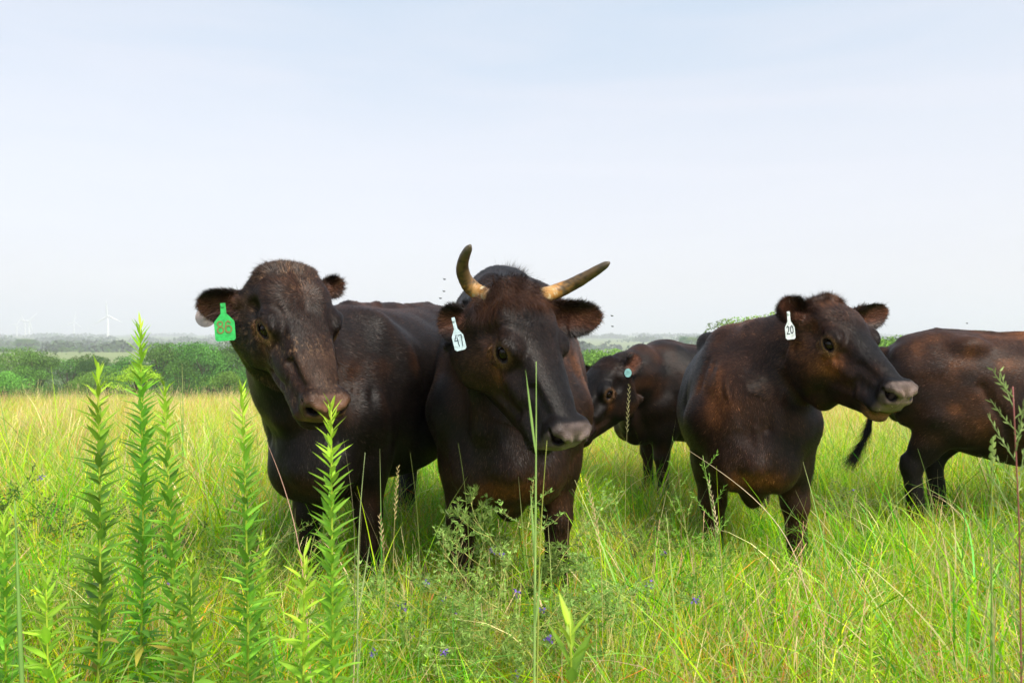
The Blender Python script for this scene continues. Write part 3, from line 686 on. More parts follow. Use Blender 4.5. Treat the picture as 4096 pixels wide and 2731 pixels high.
# ------------------------------------------------------------------ land
_hy = np.array([-9000, 4, 14, 25, 60, 110, 160, 250, 400, 560, 800, 1100, 1600, 2200, 3200, 6000, 12000.])
_hz = np.array([0, 0, -.45, -1.15, -5.8, -11, -13, -12, -9.8, -10, -13.5, -13, -9, -5, -.8, 6, 11.])
_sy = np.r_[np.linspace(-50, 300, 1400), np.geomspace(301, 12000, 1200)]
_sz = np.interp(_sy, _hy, _hz); _k = np.hanning(41); _k /= _k.sum()
_sm = np.convolve(np.pad(_sz, 20, 'edge'), _k, 'valid')
def ground_h(x, y):
    x = np.asarray(x, float); y = np.asarray(y, float)
    h = np.interp(y + .10 * np.abs(x), _sy, _sm)
    r = np.hypot(x, y); P = np.stack([x.ravel(), y.ravel(), 0 * x.ravel()], 1)
    n = (vnoise(P + 5000, 1 / 400., 3) - .5).reshape(x.shape); n2 = (vnoise(P + 5000, 1 / 90., 4) - .5).reshape(x.shape); n3 = (vnoise(P + 500, 1 / 2.2, 5) - .5).reshape(x.shape)
    return h + n * 5 * sstep(150, 700, r) + n2 * 1.6 * sstep(40, 200, r) + n3 * .05 * sstep(1, 3, r)
rr = np.r_[[0.3], np.geomspace(.8, 11500, 210)]; th = np.arange(0, 360, 1.25) * np.pi / 180
X = np.r_[0, (rr[:, None] * np.cos(th)).ravel()]; Y = np.r_[0, (rr[:, None] * np.sin(th)).ravel()]
V = np.stack([X, Y, ground_h(X, Y)], 1); m_ = len(th); Q = []
i_, j_ = np.meshgrid(np.arange(len(rr) - 1), np.arange(m_), indexing='ij'); i_ = i_.ravel(); j_ = j_.ravel()
Q = np.stack([1 + i_ * m_ + j_, 1 + (i_ + 1) * m_ + j_, 1 + (i_ + 1) * m_ + (j_ + 1) % m_, 1 + i_ * m_ + (j_ + 1) % m_], 1)
T = np.stack([0 * np.arange(m_), 1 + np.arange(m_), 1 + (np.arange(m_) + 1) % m_], 1)
M_G = bpy.data.materials.new('prairie_ground'); M_G.use_nodes = True; nt = M_G.node_tree; b = nt.nodes['Principled BSDF']; L = nt.links
g = nn(nt, 'ShaderNodeNewGeometry'); n1 = nn(nt, 'ShaderNodeTexNoise', i_Scale=9.0, i_Detail=6.0, i_Roughness=.7); L.new(g.outputs['Position'], n1.inputs['Vector'])
r1 = ramp(nt, [(.3, (.022, .026, .009)), (.5, (.04, .055, .014)), (.7, (.10, .09, .035))]); L.new(n1.outputs['Fac'], r1.inputs[0])
# farther off: meadow and crop fields
vf = nn(nt, 'ShaderNodeMapping'); vf.inputs['Scale'].default_value = (.0022, .0042, 0); vf.inputs['Rotation'].default_value = (0, 0, .3); L.new(g.outputs['Position'], vf.inputs[0])
vo = nn(nt, 'ShaderNodeTexVoronoi', i_Scale=1.0, i_Randomness=.8); L.new(vf.outputs[0], vo.inputs['Vector'])
r2 = ramp(nt, [(.0, (.12, .17, .05)), (.30, (.26, .31, .11)), (.45, (.06, .10, .035)), (.7, (.16, .22, .07)), (1, (.05, .09, .035))]); L.new(vo.outputs['Color'], r2.inputs[0])
n2 = nn(nt, 'ShaderNodeTexNoise', i_Scale=.08, i_Detail=6.0); L.new(g.outputs['Position'], n2.inputs['Vector'])
m2 = nn(nt, 'ShaderNodeMix', data_type='RGBA', blend_type='MULTIPLY'); m2.inputs['Factor'].default_value = .5; r3 = ramp(nt, [(.3, (.6, .6, .6)), (.7, (1.2, 1.2, 1.2))]); L.new(n2.outputs['Fac'], r3.inputs[0]); L.new(r2.outputs[0], m2.inputs['A']); L.new(r3.outputs[0], m2.inputs['B'])
ln = nn(nt, 'ShaderNodeVectorMath', operation='LENGTH'); L.new(g.outputs['Position'], ln.inputs[0])
mr = nn(nt, 'ShaderNodeMapRange'); mr.inputs['From Min'].default_value = 22; mr.inputs['From Max'].default_value = 60; L.new(ln.outputs['Value'], mr.inputs['Value'])
mx = nn(nt, 'ShaderNodeMix', data_type='RGBA'); L.new(mr.outputs[0], mx.inputs['Factor']); L.new(r1.outputs[0], mx.inputs['A']); L.new(m2.outputs['Result'], mx.inputs['B'])
L.new(mx.outputs['Result'], b.inputs['Base Color']); b.inputs['Roughness'].default_value = .9; b.inputs['Specular IOR Level'].default_value = .1
tag(mesh_np('ground', V, [Q, T], M_G), kind='structure')

# ------------------------------------------------------------------ plant materials
def leaf_material(name, trans=.42, rough=.5, vary=.25, spec=.3, hue=.03):
    m = bpy.data.materials.new(name); m.use_nodes = True; nt = m.node_tree; b = nt.nodes['Principled BSDF']; L = nt.links
    a = nn(nt, 'ShaderNodeAttribute', attribute_name='col'); oi = nn(nt, 'ShaderNodeObjectInfo')
    hs = nn(nt, 'ShaderNodeHueSaturation'); L.new(a.outputs['Color'], hs.inputs['Color'])
    r = nn(nt, 'ShaderNodeMapRange'); r.inputs['To Min'].default_value = 1 - vary; r.inputs['To Max'].default_value = 1 + vary; L.new(oi.outputs['Random'], r.inputs['Value']); L.new(r.outputs[0], hs.inputs['Value'])
    m3 = nn(nt, 'ShaderNodeMath', operation='MULTIPLY'); m3.inputs[1].default_value = 7.31; fr = nn(nt, 'ShaderNodeMath', operation='FRACT'); L.new(oi.outputs['Random'], m3.inputs[0]); L.new(m3.outputs[0], fr.inputs[0])
    r2 = nn(nt, 'ShaderNodeMapRange'); r2.inputs['To Min'].default_value = .5 - hue; r2.inputs['To Max'].default_value = .5 + hue; L.new(fr.outputs[0], r2.inputs['Value']); L.new(r2.outputs[0], hs.inputs['Hue'])
    L.new(hs.outputs[0], b.inputs['Base Color']); b.inputs['Roughness'].default_value = rough; b.inputs['Specular IOR Level'].default_value = spec
    tr = nn(nt, 'ShaderNodeBsdfTranslucent'); L.new(hs.outputs[0], tr.inputs['Color'])
    mx = nn(nt, 'ShaderNodeMixShader'); mx.inputs[0].default_value = trans
    L.new(b.outputs[0], mx.inputs[1]); L.new(tr.outputs[0], mx.inputs[2]); L.new(mx.outputs[0], nt.nodes['Material Output'].inputs[0])
    return m
M_GRASS = leaf_material('grass_blade', .38, .42, .25, .22); M_LEAF = leaf_material('leaf', .42, .45, .06, .3, .01); M_TREE = leaf_material('tree_leaf', .25, .6, .26, .2, .025)
M_STEM = attr_material('stem', .5, .3, trans=.15); M_BARK = material('bark', (.09, .07, .05), .9, .1)

GC = dict(lush=(.17,.47,.006), lime=(.46,.76,.010), yel=(.80,.78,.035), olive=(.30,.44,.02), blue=(.20,.46,.07), straw=(.95,.76,.40), orange=(.92,.34,.035), red=(.66,.16,.06), dark=(.045,.19,.008), tan=(.84,.55,.30))
def blades(rg, n, R, hmin, hmax, wmin, wmax, lean, curl, cols, wts, seg=4, J=None):
    """n curved tapering blades rooted within radius R"""
    a = rg.random(n) * 2 * np.pi; r = R * np.sqrt(rg.random(n)); bx = r * np.cos(a); by = r * np.sin(a)
    az = rg.random(n) * 2 * np.pi; h = rg.uniform(hmin, hmax, n); le = np.abs(rg.normal(lean, lean * .6, n)); cu = np.abs(rg.normal(curl, curl * .6, n)); w = rg.uniform(wmin, wmax, n)
    d = np.stack([np.cos(az), np.sin(az)], 1); tw = az + rg.uniform(0, 6.28, n); sd = np.stack([np.cos(tw), np.sin(tw)], 1)
    V = []; P = np.stack([bx, by, np.full(n, -.03)], 1); ang = le.copy()
    for i in range(seg + 1):
        t = i / seg; ww = w * (1 - t ** 2.2) * .5 + (.0003 if i == seg else 0); ww = ww * (.75 + .5 * min(1, t * 3))
        V += [P - np.c_[sd * ww[:, None], 0 * ww], P + np.c_[sd * ww[:, None], 0 * ww]]
        st = h / seg; P = P + np.stack([d[:, 0] * np.sin(ang) * st, d[:, 1] * np.sin(ang) * st, np.cos(ang) * st], 1); ang = ang + cu / seg * (1 + t * 1.6)
    V = np.stack(V, 1).reshape(-1, 3); k = 2 * (seg + 1); base = np.arange(n)[:, None] * k
    F = np.concatenate([base + np.array([2 * i, 2 * i + 1, 2 * i + 3, 2 * i + 2]) for i in range(seg)])
    ci = rg.choice(len(cols), n, p=np.array(wts) / sum(wts)); C = np.array([GC[c] for c in cols])[ci] * np.exp(rg.normal(0, .22, n))[:, None]
    tt = np.tile(np.repeat(np.linspace(0, 1, seg + 1), 2), n); C = np.repeat(C, k, 0)
    tip = (rg.random(n) < .3).repeat(k) * sstep(.6, 1, tt); C = C * (1 - .6 * tip[:, None]) + np.array(GC['straw']) * .6 * tip[:, None]
    J.add(V, F, None, C)
def heads(rg, n, R, h0, h1, col, J, size=.05, w=.004):
    """thin culms with seed spikes"""
    for _ in range(n):
        a = rg.random() * 6.28; r = R * math.sqrt(rg.random()); h = rg.uniform(h0, h1); az = rg.random() * 6.28; le = abs(rg.normal(.12, .1))
        p0 = np.array([r * math.cos(a), r * math.sin(a), -.02]); d = np.array([math.cos(az) * math.sin(le), math.sin(az) * math.sin(le), math.cos(le)]); sd = np.array([-math.sin(az + 1), math.cos(az + 1), 0])
        bend = np.array([math.cos(az), math.sin(az), -.3]) * h * .12; p1 = p0 + d * h * .6 + bend * .3; p2 = p0 + d * h + bend
        c = np.array(col) * math.exp(rg.normal(0, .2)); ws = .0009
        J.add([p0 - sd * ws, p0 + sd * ws, p1 + sd * ws, p1 - sd * ws, p2 + sd * ws * .8, p2 - sd * ws * .8], [(0, 1, 2, 3), (3, 2, 4, 5)], None, c)
        u = (p2 - p1); u /= np.linalg.norm(u); ns = int(size / .006)
        for i in range(ns):
            q = p2 - u * size * (1 - i / ns); s2 = sd * (1 if i % 2 else -1) + rg.normal(0, .3, 3); wv = w * (1 - .5 * i / ns)
            J.add([q, q + s2 * wv * .7 + u * .003, q + s2 * wv * .5 + u * .010], None, [(0, 1, 2)], c * rg.uniform(.8, 1.3))
def forb(rg, n, R, h0, h1, J, col='lime', ll=.02, lw=.006):
    for _ in range(n):
        a = rg.random() * 6.28; r = R * math.sqrt(rg.random()); h = rg.uniform(h0, h1); az = rg.random() * 6.28
        p0 = np.array([r * math.cos(a), r * math.sin(a), -.02]); d = np.array([math.cos(az) * .15, math.sin(az) * .15, 1.0]); d /= np.linalg.norm(d); sd = np.array([-math.sin(az), math.cos(az), 0]) * .0012
        p1 = p0 + d * h; c = np.array(GC[col]) * math.exp(rg.normal(0, .2)); J.add([p0 - sd, p0 + sd, p1 + sd * .5, p1 - sd * .5], [(0, 1, 2, 3)], None, c * .8)
        k = int(h / .013)
        for i in range(k):
            t = .25 + .75 * i / k; q = p0 + d * h * t; th = i * 2.4; o = np.array([math.cos(th), math.sin(th), .9 + t]); o /= np.linalg.norm(o); s2 = np.cross(o, [0, 0, 1.]); s2 /= np.linalg.norm(s2) + 1e-9
            l = ll * (1.2 - .6 * t) * rg.uniform(.7, 1.2); J.add([q, q + o * l * .45 + s2 * lw / 2, q + o * l, q + o * l * .45 - s2 * lw / 2], [(0, 1, 2, 3)], None, c * rg.uniform(.8, 1.25) * (.8 + .5 * t))
gcol = bpy.data.collections.new('grass_kinds')
def tuft(i, J):
    o = J.build('kind_%02d' % i, M_GRASS, attr='col', smooth=True, link=False); gcol.objects.link(o)
rg = np.random.default_rng(5); kinds = []
for i in range(16):
    J = Join()
    if i < 4:    # lush arching
        blades(rg, 80, .16, .30, .60, .0030, .0065, .22, 1.1, ['lush', 'lime', 'blue', 'yel', 'straw'], [5, 4, 1.6, 1.5, .35], J=J)
        blades(rg, 90, .16, .16, .34, .002, .0045, .3, .8, ['lush', 'lime', 'dark', 'straw'], [5, 3, 2, .6], 3, J)
    elif i < 7:  # fine yellow green
        blades(rg, 120, .16, .28, .55, .0014, .0032, .16, .6, ['lime', 'yel', 'olive', 'straw', 'orange'], [4, 3, 2, 1.6, 1.0], J=J)
        blades(rg, 60, .16, .14, .3, .002, .004, .3, .8, ['lush', 'lime', 'olive'], [4, 3, 2], 3, J)
    elif i < 10:  # with dry stems, rust and seed heads
        blades(rg, 80, .16, .28, .52, .0014, .0036, .24, .7, ['lime', 'yel', 'straw', 'orange', 'red', 'tan'], [4, 2.6, 2.2, 2.0, 1.2, 1.4], J=J)
        blades(rg, 70, .16, .12, .28, .002, .004, .4, .8, ['lush', 'lime', 'straw', 'orange'], [4, 3, 1.2, .8], 3, J); heads(rg, 5, .15, .42, .66, GC['tan'], J)
    elif i < 12:  # low leafy weeds
        forb(rg, 12, .15, .16, .42, J, 'lime' if i == 10 else 'lush', .024, .0065); blades(rg, 70, .16, .14, .36, .002, .004, .3, .8, ['lush', 'lime', 'dark'], [4, 3, 2], 3, J)
    elif i == 12:  # tall pale culms (seed heads)
        heads(rg, 10, .2, .45, .72, GC['straw'], J, .07); blades(rg, 60, .18, .3, .5, .0012, .0026, .15, .5, ['yel', 'straw', 'tan', 'lime'], [3, 2, 1, 3], J=J)
    else:
        blades(rg, 18, .14, .5, .85, .004, .0085, .28, 1.5, ['lush', 'blue', 'lime', 'straw', 'orange'], [3, 2, 3, .8 * (i - 12), .6 * (i - 13)], 7, J); blades(rg, 60, .16, .2, .4, .002, .004, .3, .8, ['lush', 'lime', 'dark'], [4, 3, 2], 3, J)
    tuft(i, J)
PT = []; ROT = []; SCL = []; IDX = []
def scatter(y0, y1, dens, sc, seed, only=None):
    rg = np.random.default_rng(seed); xm = .74 * y1 + 1.6; n = int((y1 - y0) * 2 * xm * dens)
    x = rg.uniform(-xm, xm, n); y = rg.uniform(y0, y1, n); ok = np.abs(x) < .74 * y + 1.6; x = x[ok]; y = y[ok]; n = len(x)
    P = np.stack([x, y, 0 * x], 1); nA = vnoise(P + 50, .9, 7); nB = vnoise(P + 50, .33, 8); nC = vnoise(P + 50, 2.5, 9)
    dist = sstep(4.5, 11, y + .4 * (nB - .5) * 8); right = sstep(.1, 1.6, x + (nA - .5) * 1.6) * sstep(3.2, 1.8, y)
    u = rg.random(n); idx = np.zeros(n, int)
    pl = (1 - dist) * (1 - .45 * right) * (.5 + .8 * nA); pf = .7 + .5 * dist; pd = .22 + 1.0 * dist * (.4 + nB) + 2.2 * right; pw = .55 * (1 - .6 * dist) * (.3 + 1.4 * nC); ph = .05 + .42 * dist; pb = .55 * (1 - dist)
    W = np.stack([pl, pf, pd, pw, ph, pb], 1); W = np.cumsum(W / W.sum(1)[:, None], 1); g = (u[:, None] > W).sum(1)
    r2 = rg.random(n); idx = np.select([g == 0, g == 1, g == 2, g == 3, g == 4], [(r2 * 4).astype(int), 4 + (r2 * 3).astype(int), 7 + (r2 * 3).astype(int), 10 + (r2 * 2).astype(int), 12], 13 + (r2 * 3).astype(int))
    if only: idx = only + (r2 * 3).astype(int)
    z = ground_h(x, y); lean = rg.normal(0, .16, (n, 2)); lean[:, 1] += -.10 - .16 * right
    rot = np.stack([lean[:, 0], lean[:, 1], rg.uniform(0, 6.28, n)], 1)
    s = sc * rg.uniform(.75, 1.2, n) * (.82 + .36 * nB) * (1 - .22 * sstep(1.9, 1.2, y))
    s = s * (1 - .14 * sstep(5, 3, y))
    for fx_, fy_, rx_, ry_ in ((-.80, 3.5, .5, .5), (0, 3.3, .45, .45), (1.1, 3.9, .5, .5), (1.5, 4.9, .5, .4), (2.3, 4.6, .45, .45), (1.05, 5.6, .5, .4), (-.5, 4.6, .5, .4)): s = s * (1 - .48 * np.exp(-((x - fx_) / rx_) ** 2 - ((y - fy_) / ry_) ** 2))
    PT.append(np.stack([x, y, z], 1)); ROT.append(rot); SCL.append(s); IDX.append(idx)
scatter(.75, 4.0, 95, .96, 1); scatter(.9, 2.9, 16, .92, 21, 13); scatter(4.0, 8.0, 46, 1.0, 2); scatter(8, 16, 24, 1.05, 3); scatter(16, 34, 11, 1.15, 4); scatter(34, 60, 3.0, 1.8, 6)
PT = np.concatenate(PT); ROT = np.concatenate(ROT); SCL = np.concatenate(SCL); IDX = np.concatenate(IDX)
gm = bpy.data.meshes.new('grass'); gm.vertices.add(len(PT)); gm.vertices.foreach_set('co', PT.astype(np.float32).ravel())
a = gm.attributes.new('rot', 'FLOAT_VECTOR', 'POINT'); a.data.foreach_set('vector', ROT.astype(np.float32).ravel())
a = gm.attributes.new('scl', 'FLOAT', 'POINT'); a.data.foreach_set('value', SCL.astype(np.float32))
a = gm.attributes.new('idx', 'INT', 'POINT'); a.data.foreach_set('value', IDX.astype(np.int32))
gm.materials.append(M_GRASS)
go = bpy.data.objects.new('grass', gm); COL.objects.link(go); tag(go, 'tall green and straw coloured prairie grass covering the ground', 'grass', kind='stuff')
gn = bpy.data.node_groups.new('scatter_grass', 'GeometryNodeTree')
gn.interface.new_socket('Geometry', in_out='INPUT', socket_type='NodeSocketGeometry'); gn.interface.new_socket('Geometry', in_out='OUTPUT', socket_type='NodeSocketGeometry')
gi = gn.nodes.new('NodeGroupInput'); gout = gn.nodes.new('NodeGroupOutput'); ip = gn.nodes.new('GeometryNodeInstanceOnPoints'); ci = gn.nodes.new('GeometryNodeCollectionInfo')
ci.inputs['Collection'].default_value = gcol; ci.inputs['Separate Children'].default_value = True; ci.inputs['Reset Children'].default_value = True
def na(t, nm):
    n = gn.nodes.new('GeometryNodeInputNamedAttribute'); n.data_type = t; n.inputs['Name'].default_value = nm; return n
ar_, as_, ai_ = na('FLOAT_VECTOR', 'rot'), na('FLOAT', 'scl'), na('INT', 'idx')
gl = gn.links; gl.new(gi.outputs[0], ip.inputs['Points']); gl.new(ci.outputs[0], ip.inputs['Instance']); ip.inputs['Pick Instance'].default_value = True
gl.new(ai_.outputs['Attribute'], ip.inputs['Instance Index']); gl.new(ar_.outputs['Attribute'], ip.inputs['Rotation']); gl.new(as_.outputs['Attribute'], ip.inputs['Scale']); gl.new(ip.outputs[0], gout.inputs[0])
md = go.modifiers.new('scatter', 'NODES'); md.node_group = gn
print('grass tufts', len(PT))

# ------------------------------------------------------------------ trees
def tree_mesh(seed, H, W, base=.12, nq=2600, q=.34, col=(.055, .105, .022), blobs=24, col2=None):
    rg = np.random.default_rng(seed); J = Join(); T_ = Join()
    ph = base * H; lean = rg.normal(0, .04, 2)
    Pt = np.array([[lean[0] * z, lean[1] * z, z] for z in np.linspace(-.5, H * .7, 6)]); Vt, Ft, Tt = tube(Pt, np.linspace(.045, .012, 6) * H * .55, 7); T_.add(Vt, Ft, Tt)
    C = []; 
    for k in range(blobs):
        t = rg.random() ** .8; z = ph + (H - ph) * (.12 + .80 * t); rad = W * .5 * math.sin(math.pi * min(1, .18 + .80 * (z - ph) / (H - ph))) ** .7
        a = rg.random() * 6.28; r = rad * math.sqrt(rg.random()) * .85; s = W * rg.uniform(.15, .26); C.append((r * math.cos(a), r * math.sin(a), min(z, H - s * .7), s))
        b = np.array([r * math.cos(a), r * math.sin(a), z]); s0 = np.array([0, 0, max(.15 * H, z * .55)]); Vt, Ft, Tt = tube(np.array([s0, (s0 + b) / 2 + [0, 0, -.02 * H], b]), [.010 * H, .007 * H, .003 * H], 5); T_.add(Vt, Ft, Tt)
    C = np.array(C); n = nq; bi = rg.integers(0, len(C), n); d = rg.normal(0, 1, (n, 3)); d /= np.linalg.norm(d, axis=1)[:, None]; d[:, 2] = np.abs(d[:, 2]) * .9 - .25
    rr_ = (rg.random(n) ** .16) * (1 + .25 * (vnoise(d * 2 + bi[:, None] * 3.1, 1.3, seed) - .5)); P = C[bi, :3] + d * (C[bi, 3] * rr_)[:, None]
    nrm = d + rg.normal(0, .38, (n, 3)); nrm /= np.linalg.norm(nrm, axis=1)[:, None]; u = np.cross(nrm, rg.normal(0, 1, (n, 3))); u /= np.linalg.norm(u, axis=1)[:, None]; v = np.cross(nrm, u)
    s = q * rg.uniform(.5, 1.1, n)[:, None]; V = np.stack([P - u * s * .5, P + v * s * .33, P + u * s * .5 + nrm * s * .1, P - v * s * .33], 1).reshape(-1, 3)
    c = np.array(col) * np.exp(rg.normal(0, .28, n))[:, None] * (.65 + .7 * rg.random(len(C))[bi])[:, None]
    if col2 is not None: m = (rg.random(len(C))[bi] < .35)[:, None]; c = np.where(m, np.array(col2) * np.exp(rg.normal(0, .2, n))[:, None], c)
    J.add(V, np.arange(4 * n).reshape(n, 4), None, np.repeat(c, 4, 0))
    return J, T_
TP = []
specs = [(11, 10.5, 10.5, .0, 9500, .25, (.105, .235, .030)), (12, 9.5, 10.0, .0, 9500, .25, (.130, .270, .036)), (13, 11.5, 8.8, .0, 9000, .25, (.080, .180, .028)), (14, 7.0, 7.5, .0, 6500, .22, (.15, .31, .04)), (15, 9, 7.5, .05, 7000, .22, (.28, .44, .09)), (16, 4.2, 3.6, .05, 4200, .12, (.42, .55, .04))]
for sd_, H_, W_, b_, nq_, q_, c_ in specs:
    J, T_ = tree_mesh(sd_, H_, W_, b_, nq_, q_, c_, col2=tuple(1.25 * v for v in c_))
    TP.append((J.build('crown', M_TREE, attr='col', smooth=False, link=False).data, T_.build('trunk', M_BARK, link=False).data, H_))
TLAB = ['broad dark green tree', 'wide mid green tree', 'tall dark tree with a narrow crown', 'low rounded bright green tree', 'loose grey green tree', 'small yellow green sapling']
ntree = [0]
def place_tree(k, x, py, Yd, label, group, z0=None, hs=None, w=1.0):
    """tree whose top shows at photo row py when it stands Yd metres ahead"""
    py += (((ntree[0] * 7919) % 13) / 13. - .5) * (11 if 100 < Yd < 140 else (6 if 80 < Yd < 101 else .5)); X_ = (x - 512) / FPX * Yd; zg = float(ground_h(X_, Yd)); top = CZ - (py - HOR) / FPX * Yd; H_ = top - zg; s = H_ / TP[k][2]
    r = empty('tree', (X_, Yd, zg)); r.rotation_euler[2] = (ntree[0] * 2.399) % 6.28; r.scale = (s * w, s * w, s); ntree[0] += 1
    tag(r, label, 'tree', group)
    for nm, me in (('crown', TP[k][0]), ('trunk', TP[k][1])):
        o = bpy.data.objects.new(nm, me); COL.objects.link(o); o.parent = r
    return r
G1 = 'trees of the near valley wood'
near = [(0, -8, 350, 112), (1, 16, 349, 118), (2, 38, 356, 105), (3, 52, 372, 96), (1, 68, 358, 124), (0, 84, 352, 126), (2, 97, 353, 122), (3, 108, 371, 104), (0, 30, 366, 98), (3, 72, 368, 92), (1, 90, 372, 90), (0, 122, 361, 116), (3, 6, 374, 88), (3, 40, 379, 86),
        (2, 162, 345, 112), (1, 176, 346, 116), (0, 192, 342, 112), (1, 206, 343, 110), (0, 220, 345, 114), (2, 236, 347, 112), (1, 250, 350, 116), (3, 150, 362, 96), (0, 186, 358, 98), (1, 206, 364, 94), (3, 226, 370, 88), (0, 244, 366, 98), (3, 262, 362, 100), (3, 172, 374, 86), (0, 272, 352, 120)]
near += [(1, -34, 352, 120), (0, -60, 350, 118), (1, 296, 356, 125), (0, 330, 356, 130), (2, 360, 357, 130), (1, 395, 357, 128), (3, 428, 356, 126)]
ORD = 'first second third fourth fifth sixth seventh eighth ninth tenth eleventh twelfth thirteenth fourteenth fifteenth sixteenth seventeenth eighteenth nineteenth twentieth'.split()
def rows(lst, cuts, names, wood, group, **kw):
    """one row of trees after the other, each counted from the left"""
    for r_ in range(len(names)):
        sel = sorted([t for t in lst if cuts[r_] <= t[3] < cuts[r_ + 1]], key=lambda t: t[1]); seen = 0
        for k, x, py, Yd in sel:
            if x < -12: lab = TLAB[k] + ' of the ' + wood + ', beyond the left edge'
            else: lab = TLAB[k] + ', ' + (ORD[seen] if seen < 20 else 'last') + ' from left, ' + names[r_] + ' of ' + wood; seen += 1
            place_tree(k, x, py, Yd, lab, group, **kw)
near = [(k, x, py - (3 if Yd > 100 else 1), Yd) for i, (k, x, py, Yd) in enumerate(near) if not (Yd < 100 and i % 2)]
rows(near, (0, 101, 115, 999), ('front row', 'middle row', 'rear row'), 'valley wood', G1, w=.92)
G2 = 'trees of the second wood behind'
rg = np.random.default_rng(44)
mid = []
for i in range(46):
    Ym = [560, 640, 740, 860][i % 4] * rg.uniform(.95, 1.05); xm_ = rg.uniform(-25, 118) if i % 4 < 2 else rg.uniform(-20, 245)
    mid.append(([0, 1, 2, 0][i % 4], round(xm_), [347, 345, 342.5, 341][i % 4] + rg.uniform(-1.5, 1.5) - (3 if 14 < xm_ < 34 and i % 4 == 2 else 0), Ym))
mid += [(k_ % 3, x_, 353 - (k_ % 3) * 1.5, 400 + 12 * k_) for k_, x_ in enumerate((-8, 6, 18, 30, 43, 55, 66, 80, 93))]
mid += [(2, 20, 338, 700), (0, 27, 337.5, 720), (2, 60, 339, 760)]
mid = [t for t in mid if t[1] > -12]
rows(mid, (0, 530, 600, 690, 800, 9999), ('nearest row', 'second row', 'third row', 'fourth row', 'rear row'), 'hazy wood', G2, w=1.5)
G3 = 'lone trees beyond the herd'
place_tree(4, 757, 310, 62, 'pale green tree showing above the back of the steer tagged 20', G3, w=1.25); place_tree(4, 741, 314, 64, 'low pale green tree beside the taller one above the steer tagged 20', G3, w=1.2)
place_tree(3, 602, 347, 92, 'bright green tree just right of the horned cow', G3); place_tree(1, 616, 352, 100, 'rounded green tree between the horned cow and the calf', G3); place_tree(3, 630, 356, 95, 'low bright green tree over the head of the calf', G3); place_tree(3, 588, 352, 96, 'green tree partly behind the horned cow', G3)
place_tree(3, 884, 333, 66, 'small bright green tree behind the muzzle of the steer tagged 20', G3); place_tree(3, 893, 338, 60, 'bright green bush left of the rightmost cow', G3)
place_tree(2, 683, 335.5, 560, 'hazy blue tree on the skyline, left one of three', G3); place_tree(1, 692, 336, 560, 'hazy blue tree on the skyline, middle one of three', G3); place_tree(2, 700, 334.5, 560, 'hazy blue tree on the skyline, right one of three', G3)
place_tree(3, 980, 329, 330, 'hazy tree top peeking over the back of the rightmost cow', G3, w=.6)
place_tree(5, 137, 364, 24, 'small yellow green sapling before the valley wood', G3, w=1.3)
# the far woods and hedges: a mass nobody could count
rg = np.random.default_rng(90); J = Join()
for row, (Yd, n, hmin, hmax) in enumerate([(640, 70, 6, 10), (900, 120, 6, 11), (1400, 170, 6, 12), (2100, 220, 6, 13), (3000, 220, 6, 14)]):
    for k in range(n):
        x = rg.uniform(-.85, .85) * Yd; 
        if vnoise(np.array([[x, Yd, 0.]]) + 9000, 1 / (Yd * .12), 61)[0] < .40: continue
        y = Yd * rg.uniform(.93, 1.07); h = rg.uniform(hmin, hmax); w = h * rg.uniform(2.5, 9); zg = float(ground_h(x, y))
        m = 70; d = rg.normal(0, 1, (m, 3)); d /= np.linalg.norm(d, axis=1)[:, None]; d[:, 2] = np.abs(d[:, 2]); P = np.array([x, y, zg]) + d * [w / 2, h, h] * rg.uniform(.6, 1, (m, 1)); s = h * .45
        u = rg.normal(0, 1, (m, 3)); u /= np.linalg.norm(u, axis=1)[:, None]; v = np.cross(u, d); v /= np.linalg.norm(v, axis=1)[:, None]
        V = np.stack([P - u * s / 2, P + v * s / 2, P + u * s / 2, P - v * s / 2], 1).reshape(-1, 3); c = np.array((.08, .14, .05)) * math.exp(rg.normal(0, .2))
        J.add(V, np.arange(4 * m).reshape(m, 4), None, np.tile(c, (4 * m, 1)))
tag(J.build('distant_woods', M_TREE, attr='col', smooth=False), 'hazy blue green woods and hedges far across the plain', 'woods', kind='stuff')

